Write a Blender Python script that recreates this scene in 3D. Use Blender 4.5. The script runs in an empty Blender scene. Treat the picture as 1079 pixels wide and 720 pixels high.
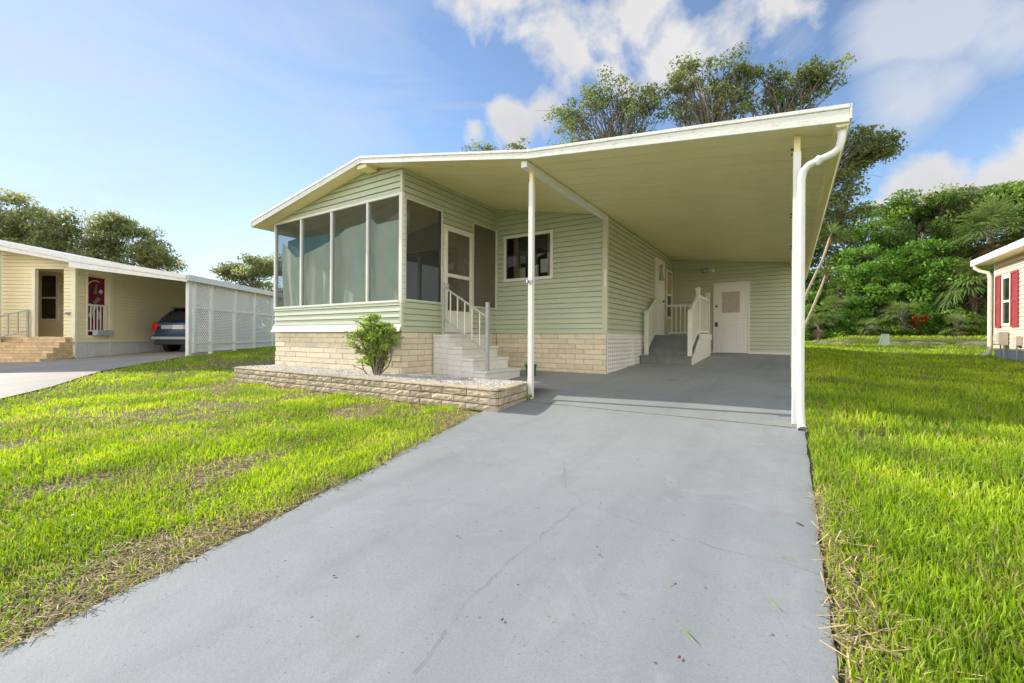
import bpy, math, random
import numpy as np
from mathutils import Vector, Matrix
rad = math.radians
random.seed(7)
RNG = np.random.default_rng(11)
scn = bpy.context.scene
COL = scn.collection
E = 1.13                      # eye height; every height below is measured from the eye
TH = rad(32.62); CC, SS = math.cos(TH), math.sin(TH)

# ------------------------------------------------------------------ terrain
def sm(t):
    t = np.clip(t, 0, 1); return t*t*(3-2*t)
def slab(Y): return -1.13+.052*Y
def g(X, Y):
    X = np.asarray(X, float); Y = np.asarray(Y, float)
    h = np.where(Y < 14, -1.13+.052*Y, -1.13+.052*14+.02*(Y-14))
    h = np.maximum(h, -1.5)
    rs = sm((X-.4)/2.5)
    hr = np.where(Y > 5.2, -.86+.033*(Y-5.2), h)
    hr = np.where(Y > 26, -.18, hr)
    h = h*(1-rs)+hr*rs
    h = np.where(Y > 26, h*(1-rs)+rs*(-.18+.27*sm((Y-25.6)/1.5)+.05*(np.minimum(Y, 60)-26)), h)
    h = np.minimum(h, 1.6)
    h = h+.24*sm((-9-X)/5)
    return h

# ------------------------------------------------------------------ noise
def vnoise(x, y, s=1.0, seed=0):
    x = np.asarray(x)*s; y = np.asarray(y)*s
    xi = np.floor(x).astype(np.int64); yi = np.floor(y).astype(np.int64)
    xf = x-xi; yf = y-yi
    def hsh(a, b):
        n = (a*374761393+b*668265263+seed*974634777) & 0x7fffffff
        n = ((n ^ (n >> 13))*1274126177) & 0x7fffffff
        return ((n ^ (n >> 16)) & 0xffff)/65535.0
    u = xf*xf*(3-2*xf); v = yf*yf*(3-2*yf)
    return (hsh(xi, yi)*(1-u)+hsh(xi+1, yi)*u)*(1-v)+(hsh(xi, yi+1)*(1-u)+hsh(xi+1, yi+1)*u)*v
def fbm(x, y, s=1.0, seed=0):
    return (vnoise(x, y, s, seed)+.5*vnoise(x, y, s*2.1, seed+5)+.25*vnoise(x, y, s*4.3, seed+9))/1.75

# ------------------------------------------------------------------ materials
def newmat(name):
    m = bpy.data.materials.new(name); m.use_nodes = True
    nt = m.node_tree; nt.nodes.clear()
    out = nt.nodes.new('ShaderNodeOutputMaterial')
    return m, nt, out
def node(nt, typ, **kw):
    n = nt.nodes.new(typ)
    for k, v in kw.items(): setattr(n, k, v)
    return n
def mixcol(nt, fac, a, b, blend='MIX'):
    n = nt.nodes.new('ShaderNodeMix'); n.data_type = 'RGBA'; n.blend_type = blend
    for i, v in ((0, fac), (6, a), (7, b)):
        if hasattr(v, 'is_linked') or isinstance(v, bpy.types.NodeSocket): nt.links.new(v, n.inputs[i])
        elif i == 0: n.inputs[0].default_value = v
        else: n.inputs[i].default_value = (*v, 1) if len(v) == 3 else v
    return n.outputs[2]
def noise(nt, scale, detail=4, rough=.55, co=None, dist=0):
    if co is None:
        co = nt.nodes.new('ShaderNodeTexCoord').outputs['Object']
    n = nt.nodes.new('ShaderNodeTexNoise'); n.inputs['Scale'].default_value = scale
    n.inputs['Detail'].default_value = detail; n.inputs['Roughness'].default_value = rough
    n.inputs['Distortion'].default_value = dist
    nt.links.new(co, n.inputs['Vector']); return n.outputs['Fac']
def ramp(nt, fac, stops):
    r = nt.nodes.new('ShaderNodeValToRGB'); nt.links.new(fac, r.inputs[0])
    el = r.color_ramp.elements
    while len(el) < len(stops): el.new(.5)
    for e, (p, c) in zip(el, stops):
        e.position = p; e.color = (*c, 1) if len(c) == 3 else c
    return r.outputs[0]
def pm(name, base, var=.12, scale=6, rough=.55, bump=0, bscale=80, metallic=0, stain=None, tint=False, tv=.25, stretch=None, spec=.5):
    """plain surface: base colour, cloudy variation, fine bump, optional stain colour"""
    m, nt, out = newmat(name)
    b = node(nt, 'ShaderNodeBsdfPrincipled'); nt.links.new(b.outputs[0], out.inputs[0])
    b.inputs['Roughness'].default_value = rough; b.inputs['Metallic'].default_value = metallic
    b.inputs['Specular IOR Level'].default_value = spec
    tc = node(nt, 'ShaderNodeTexCoord'); co = tc.outputs['Object']
    if stretch:
        mp = node(nt, 'ShaderNodeMapping'); mp.inputs['Scale'].default_value = stretch
        nt.links.new(co, mp.inputs[0]); co = mp.outputs[0]
    n1 = noise(nt, scale, 5, .6, co)
    lo = tuple(c*(1-var) for c in base); hi = tuple(min(1, c*(1+var)) for c in base)
    c = ramp(nt, n1, [(.3, lo), (.7, hi)])
    if stain:
        n2 = noise(nt, stain[1], 6, .7, co)
        f = ramp(nt, n2, [(stain[2], (0, 0, 0)), (stain[2]+.15, (stain[3],)*3)])
        c = mixcol(nt, f, c, stain[0])
    if tint:
        at = node(nt, 'ShaderNodeAttribute', attribute_name='tint')
        k = ramp(nt, at.outputs['Fac'], [(0, (1-tv,)*3), (1, (1+tv*.8, 1+tv*.7, 1+tv*.5))])
        c = mixcol(nt, 1.0, c, k, 'MULTIPLY')
    nt.links.new(c, b.inputs['Base Color'])
    if bump:
        nb = noise(nt, bscale, 6, .65, tc.outputs['Object'])
        bp = node(nt, 'ShaderNodeBump'); bp.inputs['Strength'].default_value = bump; bp.inputs['Distance'].default_value = .01
        nt.links.new(nb, bp.inputs['Height']); nt.links.new(bp.outputs[0], b.inputs['Normal'])
    return m
def leafmat(name, stops, transl=.35, rough=.45, tcol=None):
    m, nt, out = newmat(name)
    at = node(nt, 'ShaderNodeAttribute', attribute_name='tint')
    c = ramp(nt, at.outputs['Fac'], stops)
    b = node(nt, 'ShaderNodeBsdfPrincipled'); b.inputs['Roughness'].default_value = rough
    b.inputs['Specular IOR Level'].default_value = .35
    nt.links.new(c, b.inputs['Base Color'])
    t = node(nt, 'ShaderNodeBsdfTranslucent')
    hs = node(nt, 'ShaderNodeHueSaturation'); hs.inputs['Saturation'].default_value = 1.1; hs.inputs['Value'].default_value = 1.7
    nt.links.new(c, hs.inputs['Color']); nt.links.new(hs.outputs[0], t.inputs[0])
    mx = node(nt, 'ShaderNodeMixShader'); mx.inputs[0].default_value = transl
    nt.links.new(b.outputs[0], mx.inputs[1]); nt.links.new(t.outputs[0], mx.inputs[2])
    nt.links.new(mx.outputs[0], out.inputs[0])
    return m
def screenmat(name, col, opacity, rough=.8):
    m, nt, out = newmat(name)
    d = node(nt, 'ShaderNodeBsdfDiffuse'); 
    n = noise(nt, 5, 3)
    c = ramp(nt, n, [(.3, tuple(v*.85 for v in col)), (.7, tuple(v*1.15 for v in col))])
    nt.links.new(c, d.inputs[0])
    t = node(nt, 'ShaderNodeBsdfTransparent')
    mx = node(nt, 'ShaderNodeMixShader'); mx.inputs[0].default_value = opacity
    nt.links.new(t.outputs[0], mx.inputs[1]); nt.links.new(d.outputs[0], mx.inputs[2])
    nt.links.new(mx.outputs[0], out.inputs[0]); return m
def glassmat(name, tintc, opac, rough=.03):
    m, nt, out = newmat(name)
    t = node(nt, 'ShaderNodeBsdfTransparent'); t.inputs[0].default_value = (*tintc, 1)
    gl = node(nt, 'ShaderNodeBsdfGlossy'); gl.inputs['Roughness'].default_value = rough
    fr = node(nt, 'ShaderNodeFresnel'); fr.inputs[0].default_value = 1.5
    ma = node(nt, 'ShaderNodeMath', operation='ADD'); ma.inputs[1].default_value = opac
    nt.links.new(fr.outputs[0], ma.inputs[0])
    mx = node(nt, 'ShaderNodeMixShader'); nt.links.new(ma.outputs[0], mx.inputs[0])
    nt.links.new(t.outputs[0], mx.inputs[1]); nt.links.new(gl.outputs[0], mx.inputs[2])
    nt.links.new(mx.outputs[0], out.inputs[0]); return m

M = {}
M['siding'] = pm('sage_vinyl_siding', (.53, .57, .43), .05, 1.5, .42, .05, 60, stain=((.43, .44, .33), 2.2, .62, .25), stretch=(1, 1, 3))
M['siding_trim'] = pm('sage_trim', (.60, .61, .45), .04, 3, .42)
M['ceiling'] = pm('cream_pan_roof', (.88, .775, .43), .05, 1.2, .38, stain=((.68, .58, .32), 1.1, .60, .30))
M['white_metal'] = pm('white_painted_metal', (.80, .80, .77), .05, 4, .38, stain=((.45, .43, .36), 9, .66, .35))
M['white_fascia'] = pm('white_weathered_fascia', (.80, .80, .76), .05, 3, .36, .05, 40, stain=((.38, .35, .25), 9, .53, .55), stretch=(1, 1, 4))
M['white_wood'] = pm('white_painted_wood', (.78, .76, .68), .06, 5, .5, .1, 50)
M['white_vinyl'] = pm('white_window_trim', (.80, .79, .72), .04, 5, .4)
M['roof_top'] = pm('white_roof_coating', (.62, .61, .57), .15, 2, .7, .2, 30)
M['brick_tan'] = pm('tan_split_block', (.77, .68, .52), .08, 9, .85, .55, 55, tint=True, tv=.10)
M['mortar'] = pm('tan_mortar', (.42, .32, .20), .15, 20, .9, .3, 80)
M['brick_planter'] = pm('brown_rockface_block', (.53, .445, .34), .20, 13, .9, .8, 60, tint=True, tv=.22, stain=((.26, .19, .12), 14, .55, .6))
M['mortar_dark'] = pm('dark_joint', (.09, .07, .05), .2, 20, .95)
M['brick_white'] = pm('white_painted_block', (.80, .80, .76), .05, 8, .6, .4, 55, tint=True, tv=.05, stain=((.5, .5, .47), 8, .6, .4))
M['mortar_white'] = pm('white_painted_joint', (.62, .62, .60), .1, 20, .8)
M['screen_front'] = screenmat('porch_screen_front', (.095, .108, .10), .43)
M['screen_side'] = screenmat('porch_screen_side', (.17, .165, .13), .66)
M['curtain'] = pm('grey_green_curtain', (.60, .74, .66), .07, 3, .9, .25, 14)
M['tarp'] = pm('teal_cloth', (.05, .23, .30), .15, 5, .8)
M['brown_lit_patch'] = pm('brown_lit_patch', (.30, .22, .14), .12, 4, .9)  # tone of the lit patch behind the last front screen
M['interior'] = pm('beige_interior_wall', (.33, .30, .23), .08, 2, .8)
M['dark_bronze'] = pm('dark_bronze', (.055, .045, .035), .2, 3, .35)
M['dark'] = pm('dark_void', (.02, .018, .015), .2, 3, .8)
M['glass'] = glassmat('window_glass', (.75, .8, .78), .06)
M['glass_dark'] = pm('dark_glass', (.018, .02, .022), .2, 2, .06, spec=.8)
M['curtain_tan'] = pm('tan_drape', (.50, .40, .18), .2, 9, .9, stretch=(9, 9, .3))
M['grey_wood'] = pm('grey_painted_steps', (.20, .215, .205), .12, 7, .6, .15, 40)
M['door_white'] = pm('white_door', (.82, .81, .77), .03, 4, .4)
M['obscure'] = pm('obscure_pane', (.44, .38, .30), .15, 12, .25, .3, 60)
M['black'] = pm('black_hardware', (.02, .02, .02), .2, 8, .4)
M['chrome'] = pm('dull_metal', (.5, .5, .5), .1, 8, .35, metallic=.8)
M['green_plastic'] = pm('green_plastic', (.01, .13, .06), .15, 4, .4)
M['yellow_siding'] = pm('yellow_vinyl_siding', (.90, .80, .52), .03, 1.5, .45)
M['yellow_trim'] = pm('yellow_trim', (.90, .83, .60), .03, 3, .45)
M['pink_siding'] = pm('pale_pink_siding', (.72, .60, .47), .04, 1.5, .5)
M['cream_trim'] = pm('cream_trim', (.78, .72, .58), .05, 3, .45)
M['red_shutter'] = pm('red_shutter', (.33, .05, .06), .12, 5, .6)
M['blue_grey'] = pm('blue_grey_skirt', (.42, .46, .52), .1, 3, .6)
M['skirt_panel'] = pm('white_ribbed_skirt', (.66, .67, .66), .08, 5, .5)
M['lattice_white'] = pm('white_lattice', (.86, .86, .82), .05, 6, .5)
M['grey_rail'] = pm('grey_iron_rail', (.42, .43, .42), .1, 6, .5)
M['step_brick'] = pm('tan_step_brick', (.72, .53, .31), .15, 9, .85, .4, 50, tint=True, tv=.15)
M['banner_red'] = pm('maroon_cloth', (.17, .008, .022), .15, 5, .85)
M['banner_white'] = pm('off_white_print', (.62, .58, .55), .1, 6, .85)
M['banner_grey'] = pm('grey_print', (.23, .2, .2), .2, 9, .85)
M['car_paint'] = pm('blue_grey_car_paint', (.035, .065, .12), .05, 3, .2, metallic=.3)
M['car_trim'] = pm('silver_trim', (.35, .38, .42), .06, 4, .35, metallic=.4)
M['car_plastic'] = pm('black_plastic', (.02, .021, .023), .2, 6, .5)
M['car_glass'] = pm('car_glass', (.012, .015, .018), .2, 2, .04, spec=.9)
M['car_light'] = pm('red_lens', (.35, .01, .015), .2, 8, .12)
M['car_plate'] = pm('number_plate', (.7, .72, .74), .05, 8, .4)
M['rubber'] = pm('tyre_rubber', (.015, .015, .015), .2, 9, .8)
M['rim'] = pm('alloy_rim', (.35, .36, .38), .1, 9, .35, metallic=.7)
M['bark'] = pm('oak_bark', (.17, .15, .12), .3, 9, .9, .6, 30)
M['bark_pale'] = pm('pale_bark', (.36, .31, .22), .25, 9, .9, .4, 30)
M['rock'] = pm('weathered_stone', (.26, .22, .17), .3, 4, .9, .7, 18)
M['pedestal'] = pm('pale_green_plastic', (.50, .58, .47), .08, 5, .5)
M['meter'] = pm('grey_meter_box', (.50, .46, .40), .1, 5, .5)
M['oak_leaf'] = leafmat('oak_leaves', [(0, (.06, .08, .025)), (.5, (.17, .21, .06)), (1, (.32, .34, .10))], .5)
M['oak_leaf_far'] = leafmat('far_oak_leaves', [(0, (.11, .13, .06)), (.5, (.27, .30, .13)), (1, (.44, .44, .2))], .5)  # paler than near oaks: sun glow and haze put into leaf colour
M['dense_leaf'] = leafmat('dense_leaves', [(0, (.04, .08, .015)), (.5, (.14, .24, .04)), (1, (.32, .42, .08))], .45)
M['bright_leaf'] = leafmat('bright_leaves', [(0, (.07, .16, .02)), (.5, (.17, .33, .05)), (1, (.33, .48, .10))], .4)
M['palm_leaf'] = leafmat('palm_leaves', [(0, (.05, .09, .03)), (.5, (.14, .21, .06)), (1, (.28, .33, .11))], .3)
M['dry_leaf'] = leafmat('dry_fronds', [(0, (.10, .06, .03)), (1, (.32, .22, .13))], .25)
M['red_leaf'] = leafmat('red_leaves', [(0, (.25, .03, .01)), (1, (.50, .10, .02))], .3)
M['shrub_leaf'] = leafmat('glossy_shrub_leaves', [(0, (.12, .19, .03)), (.55, (.27, .40, .06)), (.85, (.42, .47, .10)), (1, (.6, .47, .15))], .35, .55)
M['grass'] = leafmat('grass_blades', [(0, (.44, .35, .18)), (.12, (.38, .34, .12)), (.2, (.15, .25, .022)), (.6, (.38, .52, .036)), (1, (.62, .66, .09))], .42, .5)
M['gravel'] = pm('white_pebble', (.62, .60, .57), .3, 30, .85, tint=True)
M['litter'] = pm('brown_leaf', (.16, .06, .03), .3, 30, .8)
M['straw'] = pm('dry_straw', (.44, .35, .19), .2, 30, .8, tint=True, tv=.5)
M['crack'] = pm('crack_grey', (.13, .135, .135), .3, 20, .95)  # dark grey of the crack lines
M['joint'] = pm('sandy_joint', (.30, .26, .18), .3, 20, .95, .5, 80)

def ground_material():
    m, nt, out = newmat('lawn_soil')
    b = node(nt, 'ShaderNodeBsdfPrincipled'); b.inputs['Roughness'].default_value = .95
    b.inputs['Specular IOR Level'].default_value = .1
    co = node(nt, 'ShaderNodeTexCoord').outputs['Object']
    fine = noise(nt, 55, 6, .75, co); mid = noise(nt, 2.3, 6, .65, co); big = noise(nt, .5, 3, .5, co)
    soil = ramp(nt, fine, [(.25, (.10, .075, .045)), (.5, (.30, .23, .13)), (.75, (.52, .42, .27))])
    gr = ramp(nt, fine, [(.3, (.07, .10, .014)), (.7, (.26, .30, .06))])
    f = ramp(nt, mid, [(.42, (0, 0, 0)), (.66, (.8,)*3)])
    sx = node(nt, 'ShaderNodeSeparateXYZ'); nt.links.new(co, sx.inputs[0])
    rt = ramp(nt, sx.outputs[0], [(.30, (0, 0, 0)), (.85, (.85,)*3)])      # the lawn right of the drive is thicker
    f = mixcol(nt, 1.0, f, rt, 'LIGHTEN')
    c = mixcol(nt, f, soil, gr)
    nt.links.new(c, b.inputs['Base Color'])
    bp = node(nt, 'ShaderNodeBump'); bp.inputs['Strength'].default_value = .8; bp.inputs['Distance'].default_value = .02
    nt.links.new(fine, bp.inputs['Height']); nt.links.new(bp.outputs[0], b.inputs['Normal'])
    nt.links.new(b.outputs[0], out.inputs[0]); return m
def concrete_material(name, base, stain1, rust=None, fleck=True):
    m, nt, out = newmat(name)
    b = node(nt, 'ShaderNodeBsdfPrincipled'); b.inputs['Roughness'].default_value = .72
    b.inputs['Specular IOR Level'].default_value = .3
    co = node(nt, 'ShaderNodeTexCoord').outputs['Object']
    big = noise(nt, .8, 5, .6, co); mid = noise(nt, 5, 6, .7, co, .5); fine = noise(nt, 170, 4, .8, co); pit = noise(nt, 60, 2, .5, co)
    c = ramp(nt, big, [(.3, tuple(v*.90 for v in base)), (.7, tuple(v*1.08 for v in base))])
    f = ramp(nt, mid, [(.52, (0, 0, 0)), (.78, (.55,)*3)])
    c = mixcol(nt, f, c, stain1)
    k = ramp(nt, fine, [(.25, (.74,)*3), (.5, (1,)*3), (.8, (1.15,)*3)])
    c = mixcol(nt, 1.0, c, k, 'MULTIPLY')
    mp = node(nt, 'ShaderNodeMapping'); mp.inputs['Scale'].default_value = (2.6, .22, 1); nt.links.new(co, mp.inputs[0])
    tr = noise(nt, 1.0, 4, .55, mp.outputs[0])
    f = ramp(nt, tr, [(.50, (0, 0, 0)), (.72, (.38,)*3)]); c = mixcol(nt, f, c, tuple(v*.66 for v in base))
    pale = noise(nt, 2.2, 7, .72, co, .8)
    f = ramp(nt, pale, [(.56, (0, 0, 0)), (.74, (.40,)*3)]); c = mixcol(nt, f, c, tuple(min(1, v*1.35) for v in base))
    if fleck:
        vo = node(nt, 'ShaderNodeTexVoronoi'); vo.inputs['Scale'].default_value = 7; nt.links.new(co, vo.inputs['Vector'])
        vf = ramp(nt, vo.outputs['Distance'], [(.03, (.8,)*3), (.06, (0, 0, 0))])
        c = mixcol(nt, vf, c, (.10, .10, .09))
    v2 = node(nt, 'ShaderNodeTexVoronoi'); v2.inputs['Scale'].default_value = 38; nt.links.new(co, v2.inputs['Vector'])
    vs = node(nt, 'ShaderNodeSeparateColor'); nt.links.new(v2.outputs['Color'], vs.inputs[0])
    sel = ramp(nt, vs.outputs[0], [(.80, (0, 0, 0)), (.84, (1, 1, 1))]); spot = ramp(nt, v2.outputs['Distance'], [(.10, (.55,)*3), (.22, (0, 0, 0))])
    c = mixcol(nt, mixcol(nt, 1.0, sel, spot, 'MULTIPLY'), c, tuple(v*.45 for v in base))
    if rust:
        # one old oil and dirt patch on the carport floor and one by the open drive
        for (px_, py_, rx_, ry_, colr, k_) in ((-1.7, 7.9, 1.3, .75, (.20, .17, .12), .65), (-.9, 7.3, .9, .35, (.22, .20, .10), .4), (-.56, 1.73, .16, .10, (.20, .16, .12), .5), (-1.6, 6.4, 1.6, .5, (.22, .21, .19), .35)):
            m1 = node(nt, 'ShaderNodeMapping'); m1.inputs['Location'].default_value = (-px_/rx_, -py_/ry_, 0); m1.inputs['Scale'].default_value = (1/rx_, 1/ry_, 0); nt.links.new(co, m1.inputs[0])
            ln = node(nt, 'ShaderNodeVectorMath', operation='LENGTH'); nt.links.new(m1.outputs[0], ln.inputs[0])
            nz = noise(nt, 6, 6, .7, co, .6)
            ad = node(nt, 'ShaderNodeMath', operation='MULTIPLY_ADD'); nt.links.new(nz, ad.inputs[0]); ad.inputs[1].default_value = 1.6; nt.links.new(ln.outputs['Value'], ad.inputs[2])
            f = ramp(nt, ad.outputs[0], [(.75, (k_,)*3), (1.0, (k_*.4,)*3)]); f = ramp(nt, ad.outputs[0], [(.60, (k_,)*3), (1.0, (0, 0, 0))])
            c = mixcol(nt, f, c, colr)
        rn = noise(nt, 1.7, 3, .5, co)
        f = ramp(nt, rn, [(.66, (0, 0, 0)), (.78, (.30,)*3)]); c = mixcol(nt, f, c, rust)
    nt.links.new(c, b.inputs['Base Color'])
    bp = node(nt, 'ShaderNodeBump'); bp.inputs['Strength'].default_value = .28; bp.inputs['Distance'].default_value = .004
    add = node(nt, 'ShaderNodeMath', operation='ADD'); nt.links.new(fine, add.inputs[0]); nt.links.new(pit, add.inputs[1])
    nt.links.new(add.outputs[0], bp.inputs['Height']); nt.links.new(bp.outputs[0], b.inputs['Normal'])
    nt.links.new(b.outputs[0], out.inputs[0]); return m
M['soil'] = ground_material()
M['drive'] = concrete_material('grey_painted_concrete', (.312, .33, .336), (.245, .258, .262), (.22, .18, .13))
M['ndrive'] = concrete_material('pale_concrete', (.42, .39, .345), (.30, .28, .25), None, False)

# ------------------------------------------------------------------ mesh builder
ROOT_LOC = {}
class MB:
    def __init__(s, T=None):
        s.v = []; s.f = []; s.t = []; s.T = T; s.tint = .5
    def _p(s, p):
        p = s.T(p) if s.T else p
        s.v.append((p[0], p[1], p[2]+E)); return len(s.v)-1
    def face(s, pts):
        s.f.append([s._p(p) for p in pts]); s.t.append(s.tint)
    def box(s, x0, x1, y0, y1, z0, z1):
        i = [s._p(p) for p in ((x0,y0,z0),(x1,y0,z0),(x1,y1,z0),(x0,y1,z0),(x0,y0,z1),(x1,y0,z1),(x1,y1,z1),(x0,y1,z1))]
        for q in ((0,3,2,1),(4,5,6,7),(0,1,5,4),(1,2,6,5),(2,3,7,6),(3,0,4,7)):
            s.f.append([i[k] for k in q]); s.t.append(s.tint)
    def bar(s, a, b, w, d=None, up=(0,0,1)):
        """rectangular bar from a to b, w across, d along 'up'"""
        d = d or w; a = Vector(a); b = Vector(b); ax = (b-a).normalized(); u = Vector(up)
        if abs(ax.dot(u)) > .98: u = Vector((1,0,0))
        r = ax.cross(u).normalized()*(w/2); u = r.cross(ax).normalized()*(d/2)
        i = [s._p(p) for p in (a-r-u, a+r-u, a+r+u, a-r+u, b-r-u, b+r-u, b+r+u, b-r+u)]
        for q in ((3,2,1,0),(4,5,6,7),(0,1,5,4),(1,2,6,5),(2,3,7,6),(3,0,4,7)):
            s.f.append([i[k] for k in q]); s.t.append(s.tint)
    def tube(s, pts, rr, n=8, cap=True):
        pts = [Vector(p) for p in pts]
        if not hasattr(rr, '__len__'): rr = [rr]*len(pts)
        rings = []; ref = None
        for k, p in enumerate(pts):
            t = (pts[min(k+1, len(pts)-1)]-pts[max(k-1, 0)]).normalized()
            if ref is None: ref = t.orthogonal().normalized()
            else:
                ref = (ref-t*ref.dot(t)); ref = ref.normalized() if ref.length > 1e-6 else t.orthogonal().normalized()
            bi = t.cross(ref)
            rings.append([s._p(p+(ref*math.cos(2*math.pi*j/n)+bi*math.sin(2*math.pi*j/n))*rr[k]) for j in range(n)])
        for a, b in zip(rings, rings[1:]):
            for j in range(n):
                s.f.append([a[j], a[(j+1)%n], b[(j+1)%n], b[j]]); s.t.append(s.tint)
        if cap:
            s.f.append(rings[0][::-1]); s.t.append(s.tint); s.f.append(rings[-1]); s.t.append(s.tint)
    def prism(s, poly, axis, a0, a1):
        """extrude a 2-D polygon (p,q) along axis 0/1/2"""
        def mk(p, q, a):
            return (a,p,q) if axis == 0 else (p,a,q) if axis == 1 else (p,q,a)
        A = [s._p(mk(p,q,a0)) for p,q in poly]; B = [s._p(mk(p,q,a1)) for p,q in poly]; n = len(poly)
        s.f.append(A[::-1]); s.t.append(s.tint); s.f.append(B); s.t.append(s.tint)
        for j in range(n):
            s.f.append([A[j],A[(j+1)%n],B[(j+1)%n],B[j]]); s.t.append(s.tint)
    def build(s, name, mat, parent=None, label=None, bevel=0, smooth=False, sub=0, extra=None):
        me = bpy.data.meshes.new(name)
        L = ROOT_LOC.get(parent.name, None) if parent else None
        vs = s.v
        if parent:
            o = Vector((0,0,0)); q = parent
            while q: o += q.location; q = q.parent
            vs = [(v[0]-o.x, v[1]-o.y, v[2]-o.z) for v in vs]
        me.from_pydata(vs, [], s.f)
        a = me.attributes.new('tint', 'FLOAT', 'FACE'); a.data.foreach_set('value', s.t)
        me.materials.append(mat)
        import bmesh
        bm = bmesh.new(); bm.from_mesh(me); bmesh.ops.recalc_face_normals(bm, faces=bm.faces); bm.to_mesh(me); bm.free()
        if smooth: me.polygons.foreach_set('use_smooth', [True]*len(me.polygons))
        ob = bpy.data.objects.new(name, me); COL.objects.link(ob)
        if parent: ob.parent = parent
        if label: ob['label'] = label
        if bevel:
            md = ob.modifiers.new('bevel', 'BEVEL'); md.width = bevel; md.segments = 2; md.limit_method = 'ANGLE'
        if sub:
            md = ob.modifiers.new('sub', 'SUBSURF'); md.levels = sub; md.render_levels = sub
        return ob
def tag(o, label, cat, group=None):
    o['label'] = label; o['category'] = cat
    if group: o['group'] = group
    return o
def thing(name, label, cat, loc, group=None):
    o = bpy.data.objects.new(name, None); COL.objects.link(o)
    o.location = (loc[0], loc[1], loc[2]+E); o.empty_display_size = .2
    return tag(o, label, cat, group)
def structure(o, kind='structure'):
    o['kind'] = kind; return o
def npmesh(name, V, quads, tint, mat, parent=None, tris=None):
    """fast mesh from numpy: V (n,3) world coords, quads (m,4), tint per face"""
    me = bpy.data.meshes.new(name)
    V = np.asarray(V, np.float32)
    if parent:
        V = V-np.array(parent.location, np.float32)
    me.vertices.add(len(V)); me.vertices.foreach_set('co', V.ravel())
    nq = len(quads); nt_ = 0 if tris is None else len(tris)
    loops = quads.ravel() if tris is None else np.concatenate([quads.ravel(), tris.ravel()])
    me.loops.add(len(loops)); me.loops.foreach_set('vertex_index', loops.astype(np.int32))
    me.polygons.add(nq+nt_)
    st = np.concatenate([np.arange(nq)*4, nq*4+np.arange(nt_)*3]).astype(np.int32)
    me.polygons.foreach_set('loop_start', st)
    me.update(calc_edges=True)
    a = me.attributes.new('tint', 'FLOAT', 'FACE'); a.data.foreach_set('value', np.asarray(tint, np.float32))
    me.materials.append(mat)
    o = bpy.data.objects.new(name, me); COL.objects.link(o)
    if parent: o.parent = parent
    return o

# ------------------------------------------------------------------ wall helpers
def clip(poly, k0, k1):
    """keep z <= k0+k1*s ; poly of (s,z)"""
    out = []
    n = len(poly)
    for i in range(n):
        a, b = poly[i], poly[(i+1)%n]
        da = k0+k1*a[0]-a[1]; db = k0+k1*b[0]-b[1]
        if da >= 0: out.append(a)
        if (da > 0) != (db > 0) and abs(da-db) > 1e-9:
            t = da/(da-db); out.append((a[0]+t*(b[0]-a[0]), a[1]+t*(b[1]-a[1])))
    return out
def siding(mb, A, B, nrm, z0, z1, planes=(), openings=(), expo=.107, lip=.021, gr=.010):
    A = Vector((A[0], A[1])); B = Vector((B[0], B[1])); L = (B-A).length; d = (B-A)/L; n = Vector(nrm)
    def P(s, z, o): q = A+d*s+n*o; return (q.x, q.y, z)
    z = z0
    while z < z1-1e-6:
        zb = min(z+expo, z1)
        cuts = sorted({z, zb}|{c for o in openings for c in (o[2], o[3]) if z < c < zb})
        for ca, cb in zip(cuts, cuts[1:]):
            iv = [(0, L)]
            for (sa, sb, oa, ob) in openings:
                if oa < cb-1e-6 and ob > ca+1e-6:
                    iv = [p for (a, b) in iv for p in ((a, min(b, sa)), (max(a, sb), b)) if p[1]-p[0] > 1e-4]
            for a, b in iv:
                poly = [(a,ca),(b,ca),(b,cb),(a,cb)]
                for k in planes: poly = clip(poly, *k)
                if len(poly) < 3: continue
                mb.face([P(s_, min(z_, max(z, zb-gr)) if z_ > zb-gr else z_, .003+lip*(1-(z_-z)/expo)) for s_, z_ in poly])
                if cb == zb:
                    up = sorted(s_ for s_, z_ in poly if abs(z_-zb) < 1e-6)
                    if len(up) >= 2:
                        q0, q1 = up[0], up[-1]
                        mb.face([P(q0,zb-gr,.005), P(q1,zb-gr,.005), P(q1,zb-gr,-.016), P(q0,zb-gr,-.016)])
                        mb.face([P(q0,zb-gr,-.016), P(q1,zb-gr,-.016), P(q1,zb,-.016), P(q0,zb,-.016)])
                if ca == z:
                    bot = sorted(s_ for s_, z_ in poly if abs(z_-z) < 1e-6)
                    if len(bot) >= 2:
                        mb.face([P(bot[0],z,-.016), P(bot[-1],z,-.016), P(bot[-1],z,.003+lip), P(bot[0],z,.003+lip)])
        z = zb
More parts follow.
